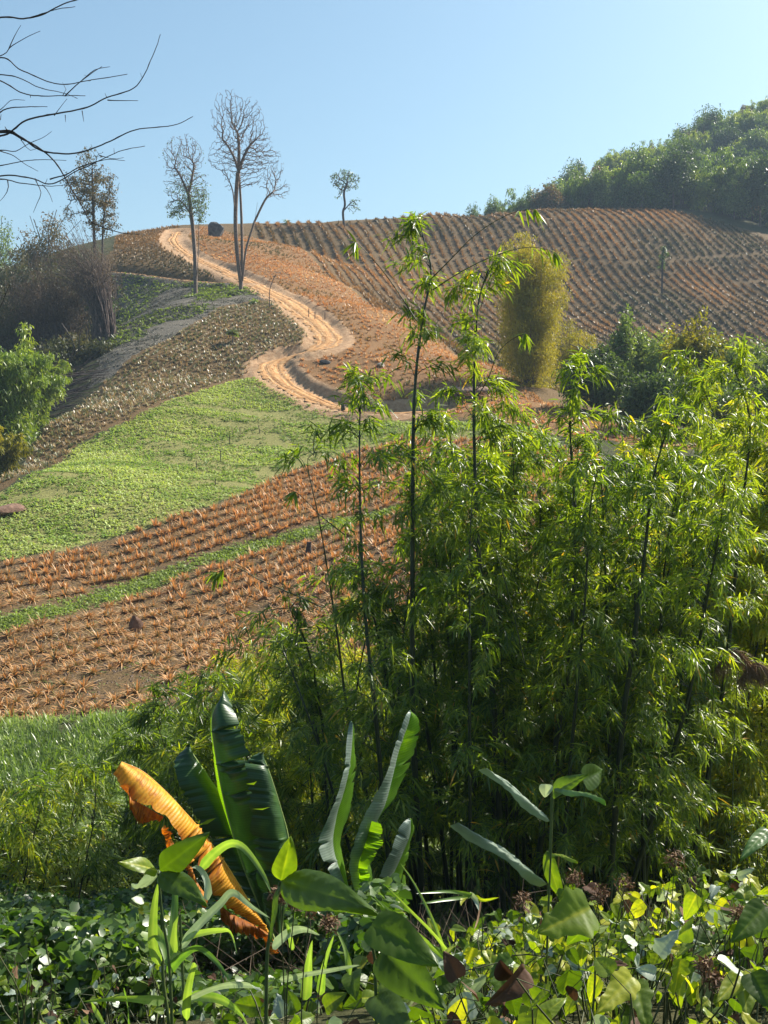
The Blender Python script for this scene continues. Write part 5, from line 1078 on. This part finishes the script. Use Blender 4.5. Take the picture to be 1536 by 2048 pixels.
lf = stalk_leaf(t, b, 'leaf', 'small young leaf spear at the right of the plant')
blade('blade', lf, b, [(806,1750),(800,1790),(794,1830),(775,1930)], [(808,1750),(810,1800),(803,1850),(782,1930)], 8.5, 8.7, M_BANG, .6, .01, 0, 18, .02)

# ------------------------------------------------------------------ broad leaved saplings, reeds and climbers close to the camera
M_BROAD = leafmat('broad_leaf', [(0.0, (0.035, 0.07, 0.012)), (0.5, (0.08, 0.14, 0.018)), (0.8, (0.20, 0.27, 0.03)), (1.0, (0.45, 0.45, 0.05))], 0.5, (1.6, 1.6, 0.2), 0.42, 0.4, 6)
M_REED = leafmat('reed_leaf', [(0.0, (0.04, 0.09, 0.035)), (0.5, (0.10, 0.19, 0.05)), (1.0, (0.27, 0.36, 0.13))], 0.45, (1.5, 1.6, 0.3), 0.33, 0.6, 6)
M_PALE = leafmat('pale_underside_leaf', [(0.0, (0.22, 0.28, 0.22)), (0.5, (0.40, 0.46, 0.36)), (1.0, (0.62, 0.66, 0.50))], 0.3, (1.1, 1.2, 0.6), 0.4, 0.5, 6)
M_DEAD = leafmat('dead_curled_leaf', [(0.0, (0.05, 0.025, 0.015)), (0.5, (0.13, 0.07, 0.04)), (1.0, (0.3, 0.2, 0.12))], 0.15, (1, .8, .5), 0.7, 0.2, 8)
M_GSTEM = solidmat('green_stem', (0.04, 0.07, 0.02), (0.10, 0.13, 0.04), 8, .5, .1, .002)

def leaf_mesh(name, base, tip, width, nvec, mat, b, tint=.5, shape='ovate', fold=.18, curl=.12, seed=1, veins=7):
    """a broad leaf with a folded midrib, arched blade and raised side veins"""
    g = np.random.default_rng(seed); base = np.asarray(base, float); tip = np.asarray(tip, float); L = np.linalg.norm(tip - base); d = (tip - base) / L
    nv = np.asarray(nvec, float); nv = nv - d * (nv @ d); nv /= np.linalg.norm(nv); s = np.cross(d, nv); n, m = 25, 13
    u = np.linspace(0, 1, n); v = np.linspace(-1, 1, m)
    if shape == 'ovate': w = np.sin(np.pi * np.clip(u, 0, 1) ** .72) ** .8 * (1 - .25 * u)
    elif shape == 'heart': w = np.clip(np.sin(np.pi * (u * .93 + .07) ** .62), 0, 1) ** .7 * (1 - .2 * u)
    elif shape == 'lobed': w = np.clip(np.sin(np.pi * (u * .92 + .08) ** .6), 0, 1) ** .8 * (1 - .3 * np.exp(-((u - .55) / .10) ** 2) + .12 * np.sin(u * 26) * (u > .1))
    else: w = np.sin(np.pi * u ** .8) ** .6
    w = w * width / 2; w[-1] = .0005; w[0] = max(w[0], .001)
    U, Vv = np.meshgrid(u, v, indexing='ij'); sweep = .10 * L * np.abs(Vv) * (1 - U)
    vein = .010 * L * np.sin((U - np.abs(Vv) * .16) * veins * 2 * np.pi) * np.minimum(np.abs(Vv) * 3, 1) * (1 - np.abs(Vv) * .6)
    Z = np.abs(Vv) * w[:, None] * fold * 2 - curl * L * U ** 2 - .10 * L * (Vv ** 2) * .5 + vein + g.normal(0, .0015 * L, U.shape) + .02 * L * np.sin(U * 9 + g.uniform(0, 6)) * np.abs(Vv)
    X = base + d * ((U * L) - sweep * 0)[..., None] + s * (Vv * w[:, None])[..., None] + nv * Z[..., None]
    idx = np.arange(n * m).reshape(n, m); Q = np.stack([idx[:-1, :-1], idx[:-1, 1:], idx[1:, 1:], idx[1:, :-1]], -1).reshape(-1, 4)
    tn = np.clip(tint + .18 * np.exp(-(Vv / .09) ** 2) + (fbm(U * 5 + seed, Vv * 3, seed) - .5) * .3, 0, 1)
    return X.reshape(-1, 3) - b, Q, tn.ravel()
def broad(parent, b, base_px, tip_px, Y, Yt, width_px, mat, tint=.5, shape='ovate', face=(0, -1, .5), name='leaf', seed=1, curl=.1, fold=.18):
    A = P(*base_px, Y); Bq = P(*tip_px, Yt); V, Q, T = leaf_mesh(name, A, Bq, width_px * Y / F, face, mat, b, tint, shape, fold, curl, seed)
    return link(name, mesh_np(name, V, Q, T, None, mat), parent)
def stem_pts(parent, b, pts, r, mat=None, name='stem'):
    mb = MB(); q = resample(np.array(pts), .04); tube(mb, q, np.linspace(r, r * .5, len(q)), 6); link(name, mb.mesh(name, mat or M_GSTEM, b), parent)
def rooted(name, label, cat, px, Y, group=None):
    x = P(px, 850, Y)[0]; z = float(H(x, Y)); b = np.array((x, Y, z)); return thing(name, label, cat, tuple(b), group), b

t, b = rooted('sapling', 'sapling with a wide glossy leaf pointing right, in front of the dark banana leaves', 'sapling', 520, 2.5)
stem_pts(t, b, [b - (0, 0, .05), P(533, 1960, 2.5), P(545, 1850, 2.5), P(560, 1765, 2.5)], .008)
broad(t, b, (562,1762), (582,1678), 2.5, 2.45, 56, M_BROAD, .62, seed=1, curl=.02, face=(.2, -1, .2)); broad(t, b, (563,1762), (720,1800), 2.5, 2.2, 92, M_BROAD, .42, face=(-.2, -.8, .75), seed=2)
broad(t, b, (558,1770), (530,1880), 2.5, 2.4, 36, M_BROAD, .25, seed=3, face=(-1, -.4, .3))
t, b = rooted('sapling', 'sapling of four serrated leaves overlapping the yellow banana leaf', 'sapling', 330, 3.0)
stem_pts(t, b, [b - (0, 0, .05), P(340, 1950, 3), P(325, 1840, 3), P(317, 1748, 3)], .007)
broad(t, b, (316,1742), (246,1718), 3, 2.9, 44, M_BROAD, .78, face=(0, -.7, .8), seed=4); broad(t, b, (318,1742), (398,1682), 3, 2.9, 62, M_BROAD, .18, face=(-.5, -.9, -.2), seed=5, curl=.2)
broad(t, b, (320,1745), (402,1790), 3, 2.8, 60, M_BROAD, .35, face=(0, -.7, .9), seed=6); broad(t, b, (317,1748), (262,1800), 3, 3.2, 34, M_PALE, .2, seed=7, face=(.5, -1, .2))
t, b = rooted('sapling', 'large rounded dark leaves low in the centre beside the grass blades', 'sapling', 760, 2.1)
stem_pts(t, b, [b - (0, 0, .05), P(752, 1990, 2.1), P(742, 1880, 2.1)], .007)
broad(t, b, (744,1848), (872,1922), 2.1, 2.0, 92, M_BROAD, .40, 'heart', (-.1, -.8, .8), seed=8); broad(t, b, (768,1900), (876,2012), 2.1, 1.95, 104, M_BROAD, .30, 'heart', (-.3, -1, .4), seed=9)
broad(t, b, (752,1990), (815,2060), 2.1, 1.9, 74, M_BROAD, .25, 'heart', (0, -.8, .6), seed=10)
t, b = rooted('climber', 'climber with broad leaves and one white back-turned leaf on the slim reed at the right', 'climber', 1102, 4.2)
stem_pts(t, b, [b - (0, 0, .05), P(1096, 1840, 4.2), P(1102, 1700, 4.2), P(1106, 1588, 4.2)], .006)
broad(t, b, (1106,1585), (1168,1545), 4.2, 4.1, 44, M_BROAD, .42, 'heart', (-.2, -.7, .9), seed=11); broad(t, b, (1165,1560), (1212,1538), 4.2, 4.3, 56, M_BROAD, .28, 'heart', (0, -1, .2), seed=12)
broad(t, b, (1108,1578), (1205,1580), 4.2, 3.9, 14, M_REED, .6, 'reed', (0, -.2, 1), seed=13); broad(t, b, (1092,1568), (1090,1596), 4.2, 4.2, 30, M_PALE, .8, 'heart', (0, -1, .2), seed=14, name='white_leaf')
t, b = rooted('reed', 'slim reed with two long blue green spear leaves pointing up left', 'reed', 1096, 5.0)
stem_pts(t, b, [b - (0, 0, .05), P(1094, 1830, 5), P(1100, 1700, 5), P(1104, 1560, 5)], .009)
broad(t, b, (1100,1642), (984,1533), 5, 4.7, 22, M_PALE, .12, 'reed', (-.5, -.6, .7), seed=15, curl=.05); broad(t, b, (1095,1768), (934,1638), 5, 4.6, 24, M_PALE, .1, 'reed', (-.5, -.6, .7), seed=16, curl=.06)
broad(t, b, (1092,1702), (1118,1800), 5, 4.9, 34, M_BROAD, .55, 'reed', (-.6, -.9, .2), seed=17); broad(t, b, (1098,1706), (1152,1712), 5, 4.8, 12, M_BROAD, .75, 'reed', (0, -.2, 1), seed=18)

def ribbon_leaf(parent, b, path, Y, Ye, w_px, mat, tint, seed=1, name='leaf'):
    g = np.random.default_rng(seed); n = len(path); pts = np.array([P(x, y, Y + (Ye - Y) * i / (n - 1)) for i, (x, y) in enumerate(path)]); q = resample(pts, .02); k = len(q); u = np.linspace(0, 1, k)
    t = nrm(np.gradient(q, axis=0)); s = nrm(np.cross(t, nrm(np.array((g.normal(0, .25), -1, .35))[None] + 0 * t))); s = nrm(s + np.cross(t, s) * (.5 * np.sin(u * 4 + seed))[:, None])
    w = w_px * Y / F / 2 * np.minimum(1, (u * 9 + .25)) * np.clip(1 - u, 0, 1) ** .55; nn = np.cross(s, t); nn = np.where(nn[:, 1:2] > 0, -nn, nn)
    V = np.stack([q + s * w[:, None] + nn * (w * .25)[:, None], q + s * (w * .5)[:, None] + nn * (w * .08)[:, None], q, q - s * (w * .5)[:, None] + nn * (w * .08)[:, None], q - s * w[:, None] + nn * (w * .25)[:, None]], 1)
    idx = np.arange(k * 5).reshape(k, 5); Q = np.stack([idx[:-1, :-1], idx[:-1, 1:], idx[1:, 1:], idx[1:, :-1]], -1).reshape(-1, 4)
    T = np.clip(tint + np.array([0, -.08, .22, -.08, 0])[None] + g.normal(0, .05, (k, 1)) + np.zeros((k, 5)), 0, 1)
    link(name, mesh_np(name, V.reshape(-1, 3) - b, Q, T.ravel(), None, mat), parent)
t, b = rooted('giant_grass', 'broad bladed grass arching in front of the yellow banana leaf', 'grass plant', 360, 3.2)
stem_pts(t, b, [b - (0, 0, .05), P(366, 1960, 3.2), P(360, 1830, 3.2)], .008); stem_pts(t, b, [b - (0, 0, .05), P(330, 1990, 3.2), P(326, 1900, 3.2), P(322, 1830, 3.2)], .008)
for i, (pth, ye, w, mt_, tn) in enumerate([
    ([(400,1740),(425,1710),(455,1688),(480,1690),(505,1715),(530,1755),(543,1788)], 2.9, 22, M_REED, .75), ([(318,1930),(306,1880),(308,1820),(318,1760)], 3.1, 26, M_REED, .8), ([(335,1920),(345,1850),(350,1790),(340,1735)], 3.3, 24, M_REED, .55),
    ([(300,1842),(318,1870),(328,1900),(333,1935)], 3.1, 24, M_REED, .7), ([(350,1905),(352,1850),(358,1830)], 3.2, 26, M_REED, .85), ([(362,1895),(400,1850),(440,1810),(466,1785),(500,1810),(540,1836)], 2.8, 26, M_PALE, .05),
    ([(368,1880),(395,1868),(440,1860),(462,1865),(475,1910)], 2.9, 16, M_REED, .9), ([(335,1945),(360,1915),(395,1895),(430,1920),(462,1965)], 2.9, 22, M_REED, .3), ([(355,2010),(400,1985),(450,1970),(500,1970),(524,1982)], 2.7, 26, M_PALE, .25),
    ([(330,2002),(290,1998),(240,1996),(165,2003)], 2.8, 22, M_REED, .8), ([(182,2003),(200,2035),(215,2060)], 2.7, 16, M_REED, .75), ([(262,2060),(256,2010),(248,1975)], 2.8, 18, M_REED, .5), ([(380,1990),(440,1998),(480,2025),(500,2060)], 2.7, 22, M_REED, .65),
    ([(372,2040),(376,1980),(388,1930),(394,1932)], 2.8, 20, M_REED, .85), ([(415,1800),(412,1760),(396,1735),(382,1735)], 3.1, 22, M_PALE, .5)]):
    ribbon_leaf(t, b, pth, 3.2, ye, w, mt_, tn, 30 + i)
t, b = rooted('giant_grass', 'stiff grass blades crossing low in the centre between the banana stems', 'grass plant', 880, 3.6)
for i, (pth, ye, w, mt_, tn) in enumerate([([(905,1915),(870,1870),(820,1820),(770,1770)], 3.4, 10, M_REED, .9), ([(905,1925),(860,1890),(800,1840),(757,1800)], 3.4, 14, M_REED, .7), ([(900,1930),(865,1840),(830,1770),(800,1725)], 3.7, 9, M_REED, .85), ([(895,1940),(850,1900),(835,1885)], 3.3, 20, M_PALE, .2),
    ([(610,2000),(618,1930),(625,1880)], 3.5, 26, M_REED, .8), ([(640,1990),(650,1930),(668,1870)], 3.5, 20, M_REED, .7), ([(585,1900),(578,1860),(570,1845)], 3.3, 12, M_REED, .8), ([(545,1895),(580,1865),(610,1858),(640,1870)], 3.2, 24, M_PALE, .25), ([(700,1950),(690,1900),(672,1858)], 3.6, 16, M_REED, .8),
    ([(560,1960),(600,1950),(660,1940),(720,1930)], 3.2, 18, M_PALE, .15)]):
    ribbon_leaf(t, b, pth, 3.6, ye, w, mt_, tn, 60 + i)
t, b = rooted('giant_grass', 'thin bamboo-like blades splayed left above the lime leaves', 'grass plant', 960, 4.4)
stem_pts(t, b, [b - (0, 0, .05), P(965, 1850, 4.4), P(945, 1795, 4.4)], .004)
for i, (pth, ye, w, mt_, tn) in enumerate([([(950,1790),(900,1783),(832,1787)], 4.2, 9, M_REED, .7), ([(945,1792),(890,1800),(836,1808)], 4.2, 9, M_REED, .6), ([(948,1790),(965,1800),(998,1795)], 4.3, 10, M_BROAD, .85), ([(940,1785),(952,1800),(958,1822)], 4.3, 15, M_PALE, .7), ([(935,1790),(925,1800),(922,1812)], 4.3, 14, M_BROAD, 1.0), ([(962,1800),(955,1840),(948,1860)], 4.3, 8, M_DEAD, .8)]):
    ribbon_leaf(t, b, pth, 4.4, ye, w, mt_, tn, 80 + i)

# climbers in the right foreground: many individual plants, each a stem with broad leaves
def vine(label, px, py_top, Y, seed, nleaf=16, size=60, tint=.5, spread=120, group='leafy climbers of the right foreground', shape='heart', dead=.08, pale=.12, name='climber'):
    g = np.random.default_rng(seed); t, b = rooted(name, label, 'climber', px, Y, group); mb = MB(); VV = {}; n0 = {}
    for k in range(4):
        e = P(px + g.normal(0, spread * .6), py_top + abs(g.normal(0, 45)), Y + g.normal(0, .25)); m_ = (b + e) / 2 + g.normal(0, .08, 3); q = resample(np.array([b, m_, e]), .06); tube(mb, q, np.linspace(.005, .002, len(q)), 4)
        nl = max(2, nleaf // 4); L = len(q)
        for j in range(nl):
            p = q[int(L * g.uniform(.35, .999)) if j else L - 1]; pet = nrm(g.normal(0, 1, 3) + (0, -.2, .3)) * g.uniform(.02, .09); c = p + pet; tube(mb, [p, c], .0013, 3)
            d = nrm(g.normal(0, .8, 3) + (0, -.15, -.35)); sz = size * Y / F * g.uniform(.55, 1.2); r = g.random(); mt_ = M_DEAD if r < dead else (M_PALE if r < dead + pale else M_BROAD)
            V, Q, T = leaf_mesh('leaf', c, c + d * sz, sz * g.uniform(.6, .85), nrm(g.normal(0, .5, 3) + (0, -.5, .9)), mt_, b, np.clip(tint + g.normal(0, .2), 0, 1) if mt_ is M_BROAD else g.uniform(0, .6), shape if g.random() < .7 else 'lobed', .2, g.uniform(0, .35), int(g.integers(1e6)))
            VV.setdefault(mt_.name, []).append((V, Q + n0.get(mt_.name, 0), T)); n0[mt_.name] = n0.get(mt_.name, 0) + len(V)
    link('stem', mb.mesh('stem', M_TWIG, b), t)
    for nm, l in VV.items():
        link({'broad_leaf': 'leaves', 'pale_underside_leaf': 'back_turned_leaves', 'dead_curled_leaf': 'dead_leaves'}[nm], mesh_np('leaves', np.vstack([a for a, _, _ in l]), np.vstack([a for _, a, _ in l]), np.concatenate([a for _, _, a in l]), None, bpy.data.materials[nm]), t)
vg = np.random.default_rng(12)
def top_line(px): return np.interp(px, [420, 620, 800, 950, 1050, 1150, 1300, 1420, 1536], [1990, 1960, 1930, 1870, 1850, 1820, 1790, 1800, 1780])
for i in range(70):
    px = vg.uniform(520, 1600); Y = vg.uniform(2.6, 6.5); near = Y < 3.6
    top = top_line(px) + vg.uniform(0, 110) + (90 if near else 0)
    vine('tangled climber with heart shaped leaves in the right foreground', px, top, Y, 700 + i, 18, vg.uniform(48, 80) if near else vg.uniform(34, 60), vg.uniform(.3, .75), 90)
for i in range(46):
    px = vg.uniform(850, 1620); Y = vg.uniform(4.2, 7.5); vine('small leaved bright climber behind the big heart shaped leaves at the right', px, top_line(px) - vg.uniform(-60, 50), Y, 960 + i, 30, vg.uniform(26, 42), vg.uniform(.5, .9), 80, 'small bright climbers at the right', pale=.06, dead=.04)
for i in range(60):
    px = vg.uniform(-60, 620); Y = vg.uniform(4.2, 8.5); vine('small leaved climber over the dark bank at the left', px, np.interp(px, [0, 250, 330, 620], [1790, 1850, 1930, 1960]) + vg.uniform(0, 190), Y, 800 + i, 22, vg.uniform(18, 30), vg.uniform(.15, .6), 70, 'small climbers of the left bank', pale=.18)
# feature leaves read off the photo
t, b = rooted('climber', 'climber with one large lime lobed leaf catching the sun, left of the withered flowers', 'climber', 1180, 3.1)
stem_pts(t, b, [b, P(1190, 1960, 3.1), P(1180, 1840, 3.1)], .005); broad(t, b, (1180,1815), (1082,1862), 3.1, 3.0, 100, M_BROAD, .72, 'lobed', (-.2, -1, .5), seed=91); broad(t, b, (1185,1840), (1130,1900), 3.1, 3.2, 50, M_BROAD, .45, 'heart', (0, -1, .3), seed=92)
t, b = rooted('climber', 'climber with bright yellow green leaves at the bottom right', 'climber', 1260, 2.6)
stem_pts(t, b, [b, P(1262, 2010, 2.6), P(1266, 1952, 2.6)], .004); broad(t, b, (1264,1952), (1200,2022), 2.6, 2.5, 62, M_BROAD, .95, 'lobed', (0, -1, .6), seed=93); broad(t, b, (1268,1960), (1300,2060), 2.6, 2.5, 60, M_BROAD, .6, 'lobed', (.2, -1, .3), seed=94)
t, b = rooted('climber', 'climber with three drooping yellow leaves near the bottom right corner', 'climber', 1485, 2.7)
stem_pts(t, b, [b, P(1485, 2010, 2.7), P(1488, 1942, 2.7)], .004); broad(t, b, (1488,1942), (1440,2000), 2.7, 2.6, 46, M_BROAD, .85, 'ovate', (0, -1, .6), seed=95); broad(t, b, (1490,1940), (1536,1975), 2.7, 2.6, 44, M_BROAD, .9, 'ovate', (0, -1, .6), seed=96); broad(t, b, (1484,1950), (1498,2035), 2.7, 2.6, 52, M_BROAD, .7, 'ovate', (.1, -1, .3), seed=97)
t, b = rooted('climber', 'climber with large drooping green leaf at the right edge above the yellow leaves', 'climber', 1500, 3.2)
stem_pts(t, b, [b, P(1510, 1930, 3.2), P(1536, 1820, 3.2)], .004); broad(t, b, (1530,1812), (1470,1880), 3.2, 3.1, 60, M_BROAD, .4, 'heart', (0, -1, .6), seed=98); broad(t, b, (1536,1660), (1485,1710), 3.2, 3.1, 34, M_REED, .5, 'heart', (0, -.6, .9), seed=99)
t, b = rooted('dead_leaf', 'large curled dead brown leaf caught in the stems at the bottom centre right', 'dead leaf', 1020, 2.9)
broad(t, b, (1050,1935), (1000,2010), 2.9, 2.8, 60, M_DEAD, .3, 'ovate', (.3, -1, .2), seed=101, curl=.4, fold=.6); broad(t, b, (1000,1920), (1030,1975), 2.9, 2.9, 44, M_DEAD, .15, 'ovate', (-.4, -1, .1), seed=102, curl=.5, fold=.7)
# withered flower heads and seed plumes
def flower_head(label, px, py, Y, seed, r_px=22):
    g = np.random.default_rng(seed); t, b = rooted('withered_flower', label, 'flower', px + g.normal(0, 10), Y, 'withered flower heads'); c = P(px, py, Y); stem_pts(t, b, [b, (b + c) / 2 + g.normal(0, .03, 3), c], .003, M_TWIG)
    n = 130; d = nrm(randu(n) + (0, 0, .3)); p = c + d * (r_px * Y / F * g.uniform(.3, 1, n))[:, None]; V, Q, T = strips(p, nrm(randu(n)), sides(randu(n)), .02, .007, .1, (.4, 1, .2), None, .2, g.uniform(.2, 1, n)); link('head', mesh_np('head', V - b, Q, T, None, M_DEAD), t)
for i, (px, py, Y) in enumerate([(590,1800,3.0),(620,1815,3.1),(560,1790,3.0),(1045,1805,4.5),(1410,1935,3.0),(1425,1960,3.0),(1150,1760,4.6),(1250,1770,4.4),(1350,1720,4.4),(1480,1830,3.4),(660,1850,3.3),(1200,1790,4.4)]):
    flower_head('cluster of withered brown flower heads on thin stems among the climbers', px, py, Y, 900 + i)
def plume(label, px, py, Y, seed):
    g = np.random.default_rng(seed); t, b = rooted('grass_plume', label, 'grass plume', px - 30, Y); c = [P(px - 40, py - 10, Y), P(px, py - 45, Y), P(px + 45, py + 10, Y)]; stem_pts(t, b, [b, c[0], c[1], c[2]], .008)
    q = resample(np.array(c), .02); n = 900; i = g.integers(0, len(q), n); d = nrm(g.normal(0, .4, (n, 3)) + (.5, 0, -.7)); V, Q, T = strips(q[i], d, sides(d), .22 * g.uniform(.5, 1, n), .006, .3, (1, .8, .2), None, 0, .8); link('plume', mesh_np('plume', V - b, Q, T, None, M_DEAD), t)
plume('tan feathery grass plume in front of the sunny thicket', 1470, 1345, 14, 1); plume('second smaller tan plume just right of the first one', 1515, 1370, 14, 2)
# pool of brown water glimpsed through the stems
wm, nt, N, Lk = newmat('muddy_water'); o_ = N.new('ShaderNodeOutputMaterial'); pb = N.new('ShaderNodeBsdfPrincipled'); ns = N.new('ShaderNodeTexNoise'); ns.inputs['Scale'].default_value = 1.2
r = ramp(N, [(.3, (.30, .15, .055)), (.7, (.42, .23, .10))]); Lk.new(ns.outputs['Fac'], r.inputs[0]); Lk.new(r.outputs[0], pb.inputs['Base Color']); pb.inputs['Roughness'].default_value = .25; Lk.new(pb.outputs[0], o_.inputs[0])
w0 = hit(1335, 1745, 6, 60); wz = float(H(w0[0], w0[1])) + .25; th = np.linspace(0, 2 * math.pi, 48, endpoint=False); rr = 1 + .18 * np.sin(th * 3) + .1 * np.sin(th * 5 + 1)
V = np.stack([w0[0] + np.cos(th) * 1.3 * rr, w0[1] + np.sin(th) * 2.2 * rr, np.full(48, wz)], 1); mw = bpy.data.meshes.new('water'); mw.from_pydata([tuple(v) for v in V], [], [tuple(range(48))]); mw.materials.append(wm); tag(link('water', mw), kind='structure')

# ------------------------------------------------------------------ bare overhanging tree, its trunk left of the frame
t, b = None, None
TY = 9.0; tx = P(-420, 850, TY)[0]; b = np.array((tx, TY, float(H(tx, TY)))); t = thing('overhanging_bare_tree', 'bare tree reaching in from the left edge with long thin dark branches', 'tree', tuple(b))
mb = MB(); tr = resample(np.array([b - (0, 0, .3), P(-400, 1200, TY), P(-430, 700, TY), P(-380, 200, TY), P(-330, -200, TY)]), .2); tube(mb, tr, np.linspace(.22, .09, len(tr)), 10); link('trunk', mb.mesh('trunk', M_BARKD, b), t)
BR = [ # main path in photo pixels, radius px start/end
 ([(-380,420),(-150,300),(0,268),(50,283),(85,302),(115,330),(140,372),(165,410),(180,440),(200,453),(240,465),(282,468)], 7, 1.4),
 ([(-150,300),(0,262),(40,272),(85,300),(150,303),(210,282),(260,258),(300,250),(350,245),(384,228)], 5, 1.3),
 ([(-150,300),(0,275),(30,262),(55,243),(110,230),(175,216),(215,196),(265,180),(290,150),(310,105),(322,70)], 5, 1.2),
 ([(-380,180),(-100,60),(0,33),(45,36),(85,28),(125,8),(165,-4)], 6, 2), ([(60,36),(110,20),(150,13)], 2.2, 1),
 ([(-380,250),(-100,140),(0,112),(40,135),(90,158),(130,167),(180,158),(255,146)], 4.5, 1.2), ([(-100,140),(0,112),(20,95),(45,80),(80,63)], 3, 1), ([(18,97),(30,70),(42,50)], 2, .8),
 ([(-100,140),(0,162),(40,185),(80,193),(125,192),(170,192)], 3.6, 1.1), ([(-100,140),(0,150),(38,156),(80,175),(130,186),(155,196)], 3, 1), ([(130,192),(155,168),(180,148),(205,132)], 2.5, .9), ([(165,160),(190,140),(220,133)], 2, .8), ([(125,192),(132,180),(125,165)], 1.6, .7),
 ([(-200,420),(-60,370),(0,352),(60,357),(100,370),(150,345),(200,322),(240,305),(287,296)], 4.2, 1.1), ([(100,358),(130,350),(160,335),(210,320),(250,322)], 2.6, .9), ([(-60,370),(0,358),(40,365),(90,372),(125,370)], 3, 1),
 ([(-60,340),(0,330),(45,322),(85,318),(130,320)], 2.4, .9), ([(-60,310),(0,300),(30,302),(60,285),(85,275),(104,262)], 2.6, .8), ([(0,302),(25,312),(50,330),(75,344)], 2, .8), ([(70,357),(82,385),(75,405),(66,425)], 2, .8), ([(85,370),(98,385),(105,404)], 1.8, .8), ([(15,360),(15,380),(0,402)], 2, .9),
 ([(0,225),(15,216),(55,213),(95,214)], 2.6, 1), ([(-60,240),(0,220),(22,200),(50,200)], 2.2, .8), ([(108,231),(122,212),(134,198)], 1.6, .7), ([(215,200),(240,202),(275,202)], 2, .9), ([(165,222),(170,236),(168,244)], 1.6, .7), ([(130,230),(131,244)], 1.5, .7),
 ([(198,310),(225,318),(248,316)], 1.6, .7), ([(45,283),(58,300),(72,298)], 1.6, .7), ([(0,240),(5,232),(2,228)], 1.6, .7), ([(-60,700),(0,617),(12,590),(22,568)], 3.5, 1)]
for i, (pth, r0, r1) in enumerate(BR):
    g = np.random.default_rng(i); n = len(pth); yo = (i * .37 % 1 - .5) * 1.2
    Yv = TY + (yo if pth[0][0] < 0 and pth[0][0] > -390 and i > 2 else 0)
    pts = np.array([P(x, y, TY - .35 * math.sin(max(x, -300) / 160)) for x, y in pth]); q = resample(pts, .035); m_ = len(q); q = q + np.cumsum(g.normal(0, .0012, q.shape), 0)
    rad = np.linspace(r0, r1, m_) * .5 * TY / F; nodes_ = (np.arange(m_) % 9 == 0); rad = rad * np.where(nodes_, 1.22, 1)
    mb = MB(); tube(mb, q, rad, 6)
    for j in range(6, m_ - 3, 9):
        if g.random() < .45: d = nrm(g.normal(0, 1, 3)); tube(mb, [q[j], q[j] + d * .02, q[j] + d * .035 + (0, 0, .01)], [rad[j] * .8, rad[j] * .55, rad[j] * .4], 4)
    link('branch', mb.mesh('branch', M_BARKD, b), t)
